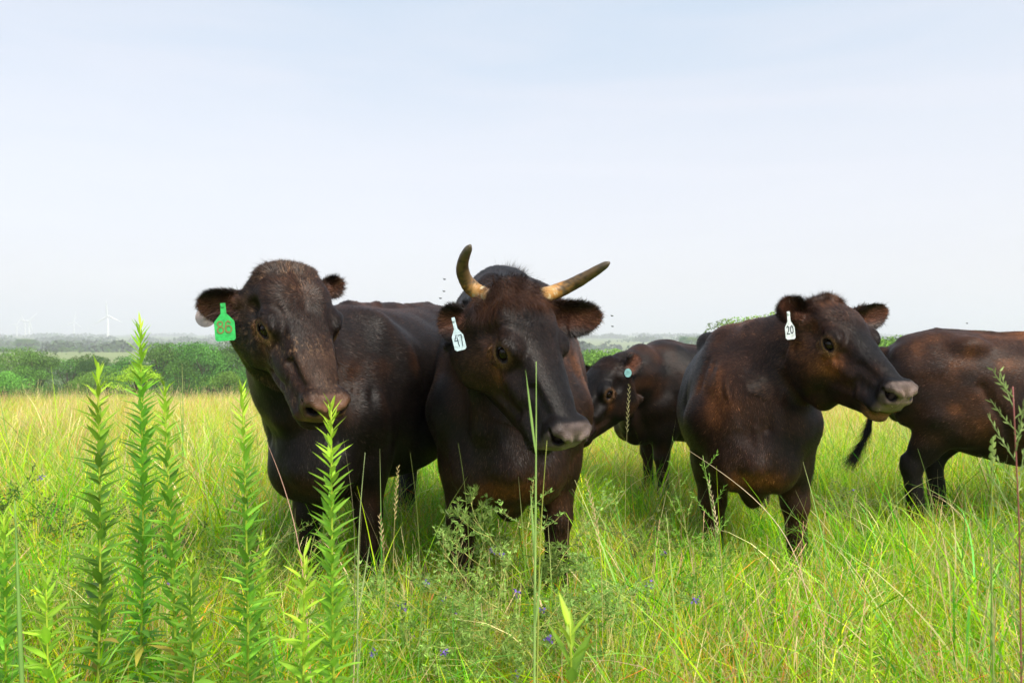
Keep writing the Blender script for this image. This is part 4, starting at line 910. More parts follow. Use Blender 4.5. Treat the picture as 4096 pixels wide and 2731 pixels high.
# ------------------------------------------------------------------ wind turbines
M_TUR = material('white_paint', (.85, .85, .85), .5, .3)
def turbine(x, py_hub, Yd, rot, yaw, label):
    hub = 20.5 / FPX * Yd * (335 - py_hub + 1.5) / 20.5; bl = hub * .72
    X_ = (x - 512) / FPX * Yd; zh = CZ - (py_hub - HOR) / FPX * Yd; zg = float(ground_h(X_, Yd)); h = zh - zg
    r = empty('wind_turbine', (X_, Yd, zg)); tag(r, label, 'wind turbine', 'wind turbines on the horizon')
    V, F, T = tube(np.array([[0, 0, z] for z in np.linspace(-1, h, 6)]), np.linspace(2.6, 1.5, 6), 12); mesh_np('tower', V, [F, T], M_TUR, r)
    f = np.array([math.sin(yaw), -math.cos(yaw), 0]); sd = np.array([math.cos(yaw), math.sin(yaw), 0])
    V, F, T = tube(np.array([-f * 7, -f * 5, f * 1, f * 3.2, f * 4.6]) + [0, 0, h + 1.2], [1.2, 1.9, 1.9, 1.7, .4], 10); mesh_np('nacelle', V, [F, T], M_TUR, r)
    for k in range(3):
        a = rot + k * 2 * math.pi / 3; d = sd * math.sin(a) + np.array([0, 0, 1]) * math.cos(a); c = np.cross(d, f); J = Join()
        st = [(0, 1.1, 1.0), (.06, 1.2, .9), (.2, 2.3, .5), (.5, 1.6, .3), (.8, 1.0, .18), (1, .3, .08)]; o = f * 2.6 + np.array([0, 0, h + 1.2]); V = []
        for t, w, th_ in st: q = o + d * (1 + t * bl); V += [q + c * w * .6, q + f * th_, q - c * w * 1.1, q - f * th_]
        F = [(i * 4 + j, i * 4 + (j + 1) % 4, i * 4 + 4 + (j + 1) % 4, i * 4 + 4 + j) for i in range(len(st) - 1) for j in range(4)] + [(0, 3, 2, 1), (20, 21, 22, 23)]
        mesh_np('blade', V, np.array(F), M_TUR, r)
turbine(108, 316, 1700, -.07, .1, 'nearest and largest white wind turbine, above the valley wood'); turbine(29.2, 321.5, 2200, .72, .3, 'right one of the pair of pale wind turbines at far left'); turbine(25.2, 321, 2350, -.62, -.2, 'left one of the pair of pale wind turbines at far left')
turbine(74, 322, 2500, .15, .9, 'pale wind turbine halfway between the large one and the far left pair'); turbine(17, 324.5, 2600, .5, 1.1, 'faint wind turbine nearest the left edge of the view')

# ------------------------------------------------------------------ haze
Vb = [(sx * 7200, (7200 if sy > 0 else -2500), z) for z in (-60, 175) for sx, sy in ((-1, -1), (1, -1), (1, 1), (-1, 1))]
M_H = bpy.data.materials.new('haze'); M_H.use_nodes = True; nt = M_H.node_tree; nt.nodes.remove(nt.nodes['Principled BSDF'])
pv = nn(nt, 'ShaderNodeVolumePrincipled'); pv.inputs['Color'].default_value = (.91, .90, 1, 1); pv.inputs['Density'].default_value = HAZE if 'HAZE' in globals() else .00050; pv.inputs['Anisotropy'].default_value = .0
nt.links.new(pv.outputs[0], nt.nodes['Material Output'].inputs['Volume'])
tag(mesh_np('haze', Vb, np.array([(0, 3, 2, 1), (4, 5, 6, 7), (0, 1, 5, 4), (1, 2, 6, 5), (2, 3, 7, 6), (3, 0, 4, 7)]), M_H, smooth=False), 'pale summer haze over the whole plain', 'haze', kind='stuff')
# ------------------------------------------------------------------ the herd
def tag_flag(cow, o, down, across, size, mat, parent_name, outline, text, ink, label, lw=.0045, th=.0018):
    """a plastic ear tag hanging from the ear, with its number"""
    o = np.array(o, float); root = cow['root']; loc = cow['loc']; v = -np.array(down, float); v /= np.linalg.norm(v)
    V, Q, N_, (u, v, n) = plate(outline, .0022, o, across, v)
    t = mesh_np('ear_tag', V - loc, [Q, N_[0], N_[1]], mat, root, smooth=False); t['label'] = label
    if text:
        J = stroke(text, lw, .0006, o, u, v, .0012 + .0004); k = J.build('number', ink, t, off=loc, smooth=False)
    # button that pins it
    a = np.arange(12) * 2 * np.pi / 12; P = [o + u * .006 * math.cos(x) + v * .006 * math.sin(x) for x in a]; V = np.array([p + n * .005 for p in P] + [p - n * .001 for p in P]); F = [(i, (i + 1) % 12, 12 + (i + 1) % 12, 12 + i) for i in range(12)]
    mesh_np('button', V - loc, [np.array(F), np.arange(12)[None], np.arange(12, 24)[::-1][None]], mat, t, smooth=False)
    return t
def flag_outline(w, h, neck, nw):
    c = .006; y0 = -neck; y1 = -neck - h
    return [(-nw, .008), (nw, .008), (nw * 1.1, y0 + .012), (w * .96, y0 - h * .18), (w, y0 - h * .25), (w, y1 + c), (w - c, y1), (-w + c, y1), (-w, y1 + c), (-w, y0 - h * .25), (-w * .96, y0 - h * .18), (-nw * 1.1, y0 + .012)]


HL = lambda c, p: c['HF'].w(p)
# 1: the bull with the green tag
cow1 = make_cow(dict(name='bull', x=-.80, y=3.22, heading=-14, scale=1.02, withers=-.05, girth=1.03, front=.72, legw=1.0, neck0=[-.26, 0, .90], neckbend=[0, 0, -.03], neckshift=[-.075, 0, -.06], seed=1, extra=[lambda B, H, W, BF, HF: W.cap(HF.w((.06, -.05, -.20)), BF.w((-.02, -.10, .95)), .10, .15, .07), lambda B, H, W, BF, HF: W.cap(HF.w((.10, -.02, -.27)), BF.w((.0, -.06, .75)), .05, .09, .06)], head=((-.800, 2.85, 1.380), 39, 50, 2, (1.02, 1.18, 1.14)), bull=1.0, neckw=.98,
    label='dark brown hornless bull with green ear tag 86, leftmost of the herd', muzzle=(.165, .082, .048), ringcol=1.1, eyering=.85, undereye=.35, dust=1.0, brown=.30, brisket=.07, drop=.02,
    ears=[dict(s=-1, T=px(199, 307, 2.86), base=(.05, -.10, -.085), n=(.1, -1, -.35), w=.055, cup=.55), dict(s=1, T=px(342.5, 283, 3.0), n=(.9, -.3, .1), w=.034, cup=.5)],
    patches=[('h', (.08, 0, .03), (.12, .12, .08), .8), ('h', (.40, 0, -.06), (.12, .1, .12), .7), ('h', (.23, -.1, -.08), (.05, .05, .04), .8), ('b', (-.9, 0, 1.3), (.8, .25, .2), .6)],
    legs={('f', -1): (.0, .02), ('f', 1): (-.02, .0), ('h', -1): (.10, 0), ('h', 1): (-.12, 0)},
    strokes=[('h', [(.02, 0, .02), (.12, 0, .036), (.2, 0, .03)], .018, -.007), ('h', [(.10, -.05, .02), (.20, -.055, .02), (.27, -.06, .0)], .018, .006), ('h', [(.10, .05, .02), (.20, .055, .02), (.27, .06, .0)], .018, .006),
             ('b', [(.05, -.12, 1.0), (.08, -.14, .75), (.03, -.12, .6)], .02, -.012), ('b', [(.05, .12, 1.0), (.08, .14, .75), (.03, .12, .6)], .02, -.012), ('b', [(-.42, .30, 1.1), (-.47, .34, .85), (-.42, .30, .65)], .035, -.015)],
    tufts=[dict(kind='ear', n=3500), dict(kind='earin', n=1500), dict(kind='p', c=(.0, -.07, .0), r=(.05, .05, .05), n=350, dir=(-.3, -.8, .3), len=.055, lift=.3, name='poll_hair'), dict(kind='p', c=(.03, 0, .015), r=(.08, .10, .05), n=3500, dir=(.6, 0, .3), len=.022, lift=.3, curl=.5, name='forelock')],
    hairs=420000))
d8 = []
def loop8(cx, cy, rx, ry, n=14): return [(cx + rx * math.sin(t), cy + ry * math.cos(t)) for t in np.linspace(0, 2 * math.pi, n)]
L86 = [loop8(-.014, -.063, .0085, .0085), loop8(-.014, -.084, .0100, .0110), loop8(.013, -.082, .0100, .0120), [(.020, -.060), (.013, -.054), (.006, -.060), (.003, -.078)]]
tag_flag(cow1, px(223, 305, 2.74), (.13, 0, -1), (1, .12, .08), 1, M_TAGG, None, flag_outline(.034, .082, .040, .0085), L86, M_INKB, 'green ear tag with the number 86')
dk = [(.036 * math.cos(t), .036 * math.sin(t)) for t in np.linspace(0, 2 * math.pi, 20)[:-1]]
tag_flag(cow1, px(205.5, 317, 2.91), (0, 0, -1), (1, .1, 0), 1, M_TAGP, None, dk, None, None, 'pale pink round ear tag behind the ear')

# 2: the horned cow
cow2 = make_cow(dict(name='horned_cow', x=-.01, y=3.05, heading=0, scale=1.06, girth=.98, seed=2, head=((.01, 2.70, 1.305), 44, 55, 2, (.98, 1.30, 1.24)), brisket=.08, drop=.04, bull=.3, brown=.34,
    label='horned dark brown cow with white ear tag 47, facing the camera in the middle', undereye=.5, muzzle=(.17, .125, .108),
    ears=[dict(s=-1, T=px(440, 322, 2.72), base=(.05, -.093, -.10), n=(0.15, -1, 0), w=.056, cup=.5), dict(s=1, T=px(601, 318, 2.92), base=(.045, .098, -.075), n=(.0, -1, -.25), w=.060, cup=.5)],
    patches=[('h', (.03, 0, .0), (.08, .16, .08), 1.25), ('b', (0, 0, .55), (.2, .3, .14), 1.0), ('b', (-.3, .3, .95), (.3, .15, .3), 1.1), ('h', (.20, -.10, -.06), (.07, .06, .05), .9), ('h', (.30, -.09, -.16), (.12, .05, .06), .6), ('h', (.12, -.10, -.16), (.10, .05, .10), .6)],
    strokes=[('b', [(.10, -.03, .95), (.14, -.04, .75), (.12, -.02, .6), (.03, 0, .5)], .016, .009), ('b', [(.0, -.19, 1.05), (.09, -.12, .85), (.10, -.07, .7)], .016, .010), ('b', [(-.05, .2, 1.0), (.05, .15, .8), (.06, .1, .66)], .03, -.012)],
    tufts=[dict(kind='ear', n=6500), dict(kind='earin', n=1500), dict(kind='p', c=(.015, 0, .01), r=(.07, .105, .06), n=6500, dir=(.75, 0, .1), len=.075, lift=.35, curl=.75, name='forelock'),
           dict(kind='p', c=(.02, -.10, -.02), r=(.05, .03, .05), n=1500, dir=(.9, -.2, -.1), len=.06, lift=.3, curl=.4, name='forelock'), dict(kind='p', c=(.02, .10, -.02), r=(.05, .03, .05), n=1500, dir=(.9, .2, -.1), len=.06, lift=.3, curl=.4, name='forelock'),
           dict(kind='p', fr='b', c=(-.34, 0, 1.31), r=(.10, .06, .06), n=900, dir=(.1, .3, 1), len=.07, lift=.8, curl=.4, droop=0, name='withers_hair'), dict(kind='p', c=(.50, 0, -.16), r=(.06, .05, .02), n=250, dir=(.2, 0, -1), len=.03, lift=.8, curl=.2, name='chin_hair')],
    hairs=420000))
hb = cow2['HF']
make_horn([hb.w((.015, -.075, -.02)), px(479, 294, 2.70), px(467, 284, 2.69), px(461.0, 270, 2.66), px(463.5, 257, 2.62), px(470.5, 245, 2.58)], .030, cow2['root'], cow2['loc'], 3)
make_horn([hb.w((.015, .080, -.02)), px(552, 293, 2.86), px(572, 284.5, 2.85), px(592, 273, 2.82), px(609.5, 262, 2.78)], .030, cow2['root'], cow2['loc'], 9)
L47 = [[(-.004, -.050), (-.013, -.069), (-.001, -.068)], [(-.003, -.058), (-.002, -.088)], [(.002, -.053), (.0125, -.052), (.009, -.089)]]
tag_flag(cow2, px(453.5, 319.5, 2.60), (.27, 0, -1), (1, .15, .25), 1, M_TAGW, None, flag_outline(.0195, .060, .042, .0052), L47, M_INK, 'pale white ear tag with the number 47', lw=.0024)

# 3: the calf in the background
cow3 = make_cow(dict(name='calf', x=.84, y=5.55, heading=-82, scale=.84, seed=3, head=((.62, 5.12, .98), -50, 43, 0, (1.02, 1.2, 1.25)), tail=[(-1.55, 0, 1.20), (-1.58, 0, 1.08), (-1.59, 0, .9), (-1.56, .02, .7)], brown=.36, vox=(.008, .02), z=0,
    label='smaller dark brown calf with round aqua ear tag, half hidden behind the horned cow', undereye=.3, hairs=130000,
    ears=[dict(s=1, T=px(639.5, 356, 5.12), n=(.1, -1, -.1), w=.060, cup=.5), dict(s=-1, T=px(578, 372, 5.3), n=(-.3, -1, 0), w=.05, cup=.5)],
    patches=[('b', (-.1, 0, .7), (.3, .4, .2), .5), ('h', (.04, 0, 0), (.07, .1, .07), .6)],
    strokes=[('b', [(.02, .20, 1.05), (.06, .19, .85), (.02, .17, .7)], .02, -.014), ('b', [(-.05, .24, 1.05), (.0, .22, .85), (-.02, .2, .7)], .018, -.012), ('b', [(-.42, .3, 1.1), (-.45, .34, .8), (-.4, .3, .6)], .035, -.015)],
    tufts=[dict(kind='ear', n=1800), dict(kind='p', c=(.02, 0, .01), r=(.07, .10, .06), n=2200, dir=(.6, 0, .3), len=.04, lift=.4, curl=.9, name='forelock')]))
dk = [(.023 * math.cos(t), .028 * math.sin(t) - .015) for t in np.linspace(0, 2 * math.pi, 20)[:-1]]
tag_flag(cow3, px(628, 370, 5.02), (-.1, 0, -1), (1, .1, 0), 1, M_TAGA, None, dk, None, None, 'round aqua ear tag')

# 4: the steer with tag 20
cow4 = make_cow(dict(name='steer', x=1.10, y=3.62, heading=-13, scale=.925, girth=1.05, seed=4, neck0=[-.24, 0, .93], legw=1.15, brisket=.10, drop=.04, head=((1.345, 3.43, 1.285), 23, 35, 0, (.98, 1.22, 1.28)), brown=.42,
    label='dark brown steer with white ear tag 20, its head turned to the right', muzzle=(.20, .14, .112), lip=.5, ringcol=1.1, undereye=1.3, extra=[lambda B, H, W, BF, HF: H.cap((-.06, 0, -.255), (.24, 0, -.262), .075, .045, .05)],
    ears=[dict(s=-1, T=px(784, 299, 3.36), n=(-.1, -1, .0), w=.056, cup=.5), dict(s=1, T=px(888.5, 311, 3.62), n=(-.15, -1, -.2), w=.056, cup=.5)],
    patches=[('b', (.05, 0, .58), (.2, .25, .12), .9), ('h', (.25, -.1, -.10), (.06, .05, .05), .9), ('b', (-.4, 0, 1.3), (.5, .25, .12), .6), ('h', (.05, 0, 0), (.10, .14, .08), 1.0), ('h', (.18, -.1, -.16), (.14, .06, .08), .8), ('h', (.27, -.09, -.09), (.07, .05, .05), .8), ('b', (.0, -.2, .85), (.15, .15, .2), .7)],
    legs={('f', -1): (.0, .01), ('f', 1): (.0, .04), ('h', -1): (.15, .02), ('h', 1): (-.1, .0)},
    strokes=[('b', [(.12, .0, .8), (.12, .02, .65), (.04, .03, .52)], .018, .006), ('b', [(.05, .08, .95), (.12, .06, .8)], .02, -.012), ('b', [(-.42, -.30, 1.1), (-.46, -.34, .85)], .035, -.014)],
    tufts=[dict(kind='ear', n=4500), dict(kind='earin', n=1200), dict(kind='p', c=(-.01, 0, .0), r=(.05, .09, .05), n=4200, dir=(.25, .2, .7), len=.045, lift=.6, curl=.8, droop=.15, name='forelock'), dict(kind='p', c=(-.02, -.075, -.01), r=(.04, .04, .04), n=600, dir=(-.6, -.9, .3), len=.07, lift=.3, curl=.3, droop=0, name='poll_hair')],
    hairs=380000))
L20 = [[(-.013, -.057), (-.009, -.051), (-.0045, -.056), (-.006, -.068), (-.013, -.083), (-.003, -.083)], loop8(.0075, -.067, .0055, .0150)]
tag_flag(cow4, px(788.2, 313, 3.24), (.11, 0, -1), (1, .1, .1), 1, M_TAGW2, None, flag_outline(.0205, .062, .044, .0060), L20, M_INK, 'white ear tag with the number 20', lw=.0034)

# 5: the cow walking out of the frame
F5 = Frame(np.array([3.72, 4.32, 0]), np.stack([[math.sin(math.radians(76)), -math.cos(math.radians(76)), 0], [math.cos(math.radians(76)), math.sin(math.radians(76)), 0], [0, 0, 1]], 1), .95)
tail5 = [F5.l(px(x, y, Y)) for x, y, Y in ((890, 345, 4.72), (884, 362, 4.76), (883, 395, 4.78), (876, 425, 4.78), (868, 443, 4.78))]
cow5 = make_cow(dict(name='cow', x=3.60, y=4.32, heading=76, scale=.91, girth=1.0, seed=5, head=((4.25, 4.15, 1.18), 78, 35, 0, 1.0), brown=.40, vox=(.012, .018), hairs=170000,
    label='dark brown cow leaving at the right edge, its head out of view', tail=tail5,
    ears=[dict(s=-1, T=(4.2, 3.95, 1.2), n=(1, -.2, 0), w=.055), dict(s=1, T=(4.3, 4.45, 1.2), n=(1, .2, 0), w=.055)],
    patches=[('b', (-.9, -.1, 1.25), (.9, .35, .16), 1.0), ('b', (-1.3, -.2, .95), (.3, .2, .3), .6)],
    legs={('h', -1): (.02, .02), ('h', 1): (.02, .02)}, hshift={-1: .0, 1: .20}, hindw=1.15, belly=-.03,
    strokes=[('b', [(-1.12, -.30, .95), (-1.02, -.33, .75), (-.95, -.3, .6)], .035, -.02)],
    tufts=[dict(kind='p', fr='b', c=tail5[-1], r=(.05, .05, .10), n=900, dir=np.array(F5.l(px(849, 473, 4.78))) - np.array(tail5[-1]), len=.21, lift=.0, curl=.05, jit=.09, seg=5, droop=-.05, name='tail_switch', add=(.002, .001, .001)),
           dict(kind='p', fr='b', c=tail5[-2], r=(.045, .045, .12), n=700, dir=np.array(F5.l(px(864, 455, 4.78))) - np.array(tail5[-2]), len=.16, lift=.0, curl=.08, jit=.12, seg=5, droop=.0, name='tail_switch', add=(.002, .001, .001))]))
# ------------------------------------------------------------------ single plants in front of the herd
def leafq(J, q, o, up, l, w, c, fold=.25, droop=.0):
    """one lance shaped leaf: base q, direction o"""
    o = o / np.linalg.norm(o); s2 = np.cross(o, up); s2 /= np.linalg.norm(s2) + 1e-9; n = np.cross(s2, o); T = [0, .18, .42, .70, 1.0]; W = [.12, .75, 1.0, .62, .02]; V = []
    for t, ww in zip(T, W):
        m = q + o * l * t - np.array([0, 0, 1]) * droop * l * t * t; V += [m - s2 * w * ww / 2 + n * w * fold * ww, m, m + s2 * w * ww / 2 + n * w * fold * ww]
    F = [];
    for i in range(4): F += [(3 * i, 3 * i + 1, 3 * i + 4, 3 * i + 3), (3 * i + 1, 3 * i + 2, 3 * i + 5, 3 * i + 4)]
    cc = np.array([np.array(c) * k for _ in T for k in (1.0, 1.2, 1.0)]); J.add(V, F, None, cc)
def leafy_stem(pts, label, seed, n=95, ll=.062, lw=.013, r=.0042, top_lime=.12, name='leafy_weed', group='tall leafy stems in the foreground', bare=.0, upness=.45, dark=1.0):
    rg = np.random.default_rng(seed); P = np.array(pts, float); t0 = np.r_[0, np.cumsum(np.linalg.norm(np.diff(P, axis=0), axis=1))]; t0 = t0 / t0[-1]; t = np.linspace(0, 1, 30); Q = np.stack([np.interp(t, t0, P[:, i]) for i in range(3)], 1)
    for _ in range(30): Q[1:-1] = .5 * Q[1:-1] + .25 * (Q[:-2] + Q[2:])
    ll *= 1.12; lw *= 1.25; base = Q[0].copy(); root = empty(name, base); tag(root, label, 'plant', group)
    V, F, T = tube(Q, np.linspace(r, r * .35, 30), 7); c = np.array((.42, .52, .05)) * np.ones((len(V), 1)); c[:30 * 7] *= (.8 + .4 * np.repeat(t, 7))[:, None]
    mesh_np('stem', V - base, [F, T], M_STEM, root, attrs={'col': ('FLOAT_COLOR', c)})
    J = Join(); L_ = np.linalg.norm(np.diff(Q, axis=0), axis=1).sum()
    n = int(n * 2.2)
    for i in range(n):
        f = bare + (1 - bare) * (i / n) ** .92; q = np.array([np.interp(f, t, Q[:, k]) for k in range(3)]); a = i * 2.399 + rg.normal(0, .15)
        if rg.random() < .07: continue
        prof = np.interp(f, [0, .25, .6, .88, 1], [.85, 1.2, 1.1, .85, .55]) * rg.uniform(.82, 1.12); el = upness + .20 * f + (.50 * sstep(.90, 1, f)) + rg.normal(0, .16)
        if f < .3: el -= .25
        o = np.array([math.cos(a) * math.cos(el), math.sin(a) * math.cos(el), math.sin(el)])
        g = sstep(1 - top_lime * 1.8, 1 - top_lime * .3, f); c = np.array((.25, .48, .05)) * dark * (1 - g) + np.array((.42, .62, .05)) * g; c = np.array((.55, .42, .08)) if (f < .4 and rg.random() < .10) else c; c = c * math.exp(rg.normal(0, .22)) * (1 + .3 * (rg.random() < .2))
        leafq(J, q, o, np.array([0, 0, 1.]), ll * prof, lw * prof * (1 if f < .9 else .8), c, .22, rg.uniform(.05, .28) * (1 - f))
    J.build('leaves', M_LEAF, root, attr='col', off=base, smooth=True)
    return root
def gz(x, y, Y): return float(ground_h((x - 512) / FPX * Y, Y))
def stem_px(tx, ty, bx, Y, wob=0.0):
    top = px(tx, ty, Y); b = px(bx, 500, Y); b[2] = gz(bx, 0, Y) - .02; m = (top + b) / 2 + np.array([wob, 0, 0]); return [b, m, top]
leafy_stem(stem_px(98, 368, 92, 1.92, .012), 'tall leafy green stem, leftmost of the tall ones, before the valley wood', 1, 92, .066, .0145, dark=.80)
leafy_stem(stem_px(140.3, 324, 136, 2.15, .014), 'tallest leafy green stem, its tip rising above the horizon', 2, 120, .066, .013)
leafy_stem(stem_px(164, 385, 181, 2.0, .0), 'leafy green stem with a lime tip, just right of the tallest', 3, 92, .060, .013)
leafy_stem(stem_px(242, 389, 244, 1.82, .012), 'leafy green stem standing at the left flank of the bull', 4, 96, .058, .012)
leafy_stem(stem_px(331, 405, 339, 1.62, -.006), 'leafy green stem with its tip in front of the muzzle of the bull', 5, 100, .054, .0115)
leafy_stem(stem_px(304, 553, 300, 1.58), 'short leafy stem with a bright lime top, below the chest of the bull', 6, 46, .060, .015, top_lime=.3)
leafy_stem(stem_px(262, 537, 258, 1.95), 'short leafy stem with a lime top beside the flank stem', 7, 50, .055, .014, top_lime=.3)
leafy_stem(stem_px(45, 585, 50, 1.75), 'short lime topped leafy stem low at the left edge', 8, 46, .07, .016, top_lime=.35)
leafy_stem(stem_px(3, 515, 6, 1.9), 'leafy stem cut by the left edge of the view', 9, 60, .06, .014)
leafy_stem(stem_px(190, 560, 196, 1.7), 'bushy leafy stem half hidden in grass, right of the tall group', 12, 56, .06, .014, top_lime=.05, dark=.85)
leafy_stem(stem_px(570, 622, 584, 1.22, .0), 'broad leaved green plant rising at the bottom edge, right of centre', 10, 26, .085, .020, r=.0035, top_lime=.06, dark=.7, name='broad_leaved_weed', upness=.6)
leafy_stem(stem_px(872, 603, 870, 1.75), 'small feathery lime stem in the grass below the steer', 11, 60, .030, .006, top_lime=.5)
leafy_stem(stem_px(784, 545, 783, 2.6), 'small lime stem before the right foreleg of the steer', 13, 70, .032, .007, top_lime=.6)

def grass_stalk(pts, label, w=.006, col=(.30, .50, .09), seed=0, heads_=0, hcol=(.62, .42, .22), hl=.16, blades_=0, name='grass_stalk', group='single tall grass stalks', hw=.003):
    rg = np.random.default_rng(seed); P = np.array(pts, float); t0 = np.r_[0, np.cumsum(np.linalg.norm(np.diff(P, axis=0), axis=1))]; t0 = t0 / t0[-1]; t = np.linspace(0, 1, 26); Q = np.stack([np.interp(t, t0, P[:, i]) for i in range(3)], 1)
    for _ in range(20): Q[1:-1] = .5 * Q[1:-1] + .25 * (Q[:-2] + Q[2:])
    base = Q[0].copy(); root = empty(name, base); tag(root, label, 'grass stalk', group)
    V, F, T = tube(Q, np.interp(t, [0, .7, 1], [w * .5, w * .42, w * .10]), 6); c = np.tile(col, (len(V), 1)) * (.85 + .3 * rg.random((len(V), 1))); mesh_np('stem', V - base, [F, T], M_STEM, root, attrs={'col': ('FLOAT_COLOR', c)})
    J = Join()
    L_ = np.linalg.norm(Q[-1] - Q[0])
    if heads_:
        n = int(hl / .0075)
        for i in range(n):
            f = 1 - hl / L_ * (1 - i / n); q = np.array([np.interp(f, t, Q[:, k]) for k in range(3)]); u = Q[-1] - Q[-3]; u /= np.linalg.norm(u); a = (i % 2) * math.pi + rg.normal(0, .5) + .3; s_ = np.array([math.cos(a), math.sin(a) * .6, .2])
            s_ /= np.linalg.norm(s_); k = 1.2 - .6 * abs(i / n - .4); o = u * 1.0 + s_ * .55; leafq(J, q, o, np.array([.1, 1, .1]), .014 * k, hw * k, np.array(hcol) * rg.uniform(.7, 1.35), .3)
        J.build('seed_head', M_LEAF, root, attr='col', off=base)
    elif blades_:
        for i in range(blades_):
            f = rg.uniform(.45, .85); q = np.array([np.interp(f, t, Q[:, k]) for k in range(3)]); u = Q[-1] - Q[0]; u /= np.linalg.norm(u); a = rg.random() * 6.28
            leafq(J, q, u + np.array([math.cos(a), math.sin(a), 0]) * .18, np.array([0, 1, .1]), rg.uniform(.10, .2), w * .8, np.array(col) * 1.1, .2)
        J.build('blades', M_LEAF, root, attr='col', off=base)
    return root
def st(*a): return [px(*p) for p in a]
def low(x, Y): b = px(x, 500, Y); b[2] = gz(x, 0, Y) - .02; return b
grass_stalk([low(533, 1.5)] + st((535, 540, 1.5), (537, 430, 1.5), (536.2, 361, 1.5)), 'thick pale green grass stalk standing right in front of the horned cow', .0058, (.40, .60, .16), 1, blades_=3)
grass_stalk([low(534, 1.52)] + st((539, 540, 1.52), (544, 460, 1.52), (547, 440, 1.52)), 'shorter stalk leaning beside the thick stalk before the horned cow', .004, (.45, .50, .10), 2)
grass_stalk([low(624, 2.5)] + st((626, 430, 2.5), (629.5, 384, 2.5)), 'thin seed stalk rising before the throat of the calf', .0015, (.55, .50, .20), 3, 1, (.60, .52, .26), .15, hw=.0014)
grass_stalk([low(728, 2.3)] + st((722, 540, 2.3), (708, 478, 2.3)), 'cream seed stalk leaning before the left foreleg of the steer', .0022, (.62, .50, .25), 4, 1, (.80, .66, .40), .17)
grass_stalk([low(604, 2.1)] + st((602, 530, 2.1), (586, 478, 2.1)), 'golden seed spike right of the flowering bush', .0024, (.60, .48, .20), 5, 1, (.78, .58, .28), .20)
grass_stalk([low(392, 2.35)] + st((393, 530, 2.35), (398, 465, 2.35)), 'tan seed spike between the bull and the horned cow', .002, (.55, .42, .18), 6, 1, (.70, .50, .24), .16)
grass_stalk([low(385, 2.1)] + st((386, 560, 2.1), (379, 513, 2.1)), 'short tan seed spike at the left side of the flowering bush', .002, (.55, .42, .18), 7, 1, (.66, .48, .26), .10)
grass_stalk([low(830, 2.3)] + st((800, 536, 2.45), (735, 478, 2.6), (681, 445, 2.7)), 'long bare straw leaning across the chest of the steer', .0030, (.80, .62, .40), 8)
grass_stalk([low(318, 1.9)] + st((303, 545, 2.0), (278, 460, 2.1), (257, 420, 2.1)), 'pinkish bare straw leaning past the left foreleg of the bull', .0028, (.62, .36, .26), 9)
grass_stalk([low(357, 1.75)] + st((357, 540, 1.75), (359, 492, 1.75), (365, 452, 1.75)), 'pale grass stem with a raised blade before the right foreleg of the bull', .0042, (.42, .50, .22), 10, blades_=2)
grass_stalk([low(350, 2.0)] + st((356, 510, 2.0), (351, 470, 2.0), (343, 438, 2.0)), 'thin dark tipped grass stem before the right foreleg of the bull', .002, (.25, .22, .12), 11)
grass_stalk([low(425, 2.2)] + st((418, 500, 2.2), (410, 452, 2.2)), 'thin grass stem in front of the belly of the bull', .002, (.28, .34, .08), 12)
grass_stalk([low(470, 2.1)] + st((469, 520, 2.1), (466, 470, 2.1), (458, 442, 2.1)), 'thin grass stem before the chest of the horned cow', .0022, (.22, .30, .06), 13)
grass_stalk([low(30, 1.5)] + st((16, 560, 1.5), (14, 500, 1.5)), 'broad grass blade upright at the left edge', .010, (.25, .45, .10), 14)
grass_stalk([low(862, 3.4)] + st((870, 470, 3.4), (822, 460, 3.4)), 'yellow grass stem right of the steer', .002, (.6, .5, .2), 16)
grass_stalk([low(905, 3.2)] + st((897, 490, 3.2), (893, 443, 3.2)), 'green grass stem before the near hind leg of the rightmost cow', .004, (.3, .45, .10), 17, blades_=1)
grass_stalk([low(955, 2.6)] + st((930, 470, 2.6), (918, 448, 2.6)), 'green stem leaning before the far hind leg of the rightmost cow', .003, (.3, .45, .10), 18, blades_=1)
grass_stalk([low(1000, 1.6)] + st((990, 470, 1.6), (994, 436, 1.6)), 'fuzzy green seed head before the belly of the rightmost cow', .004, (.3, .42, .10), 19, 1, (.32, .40, .10), .07, hw=.009)

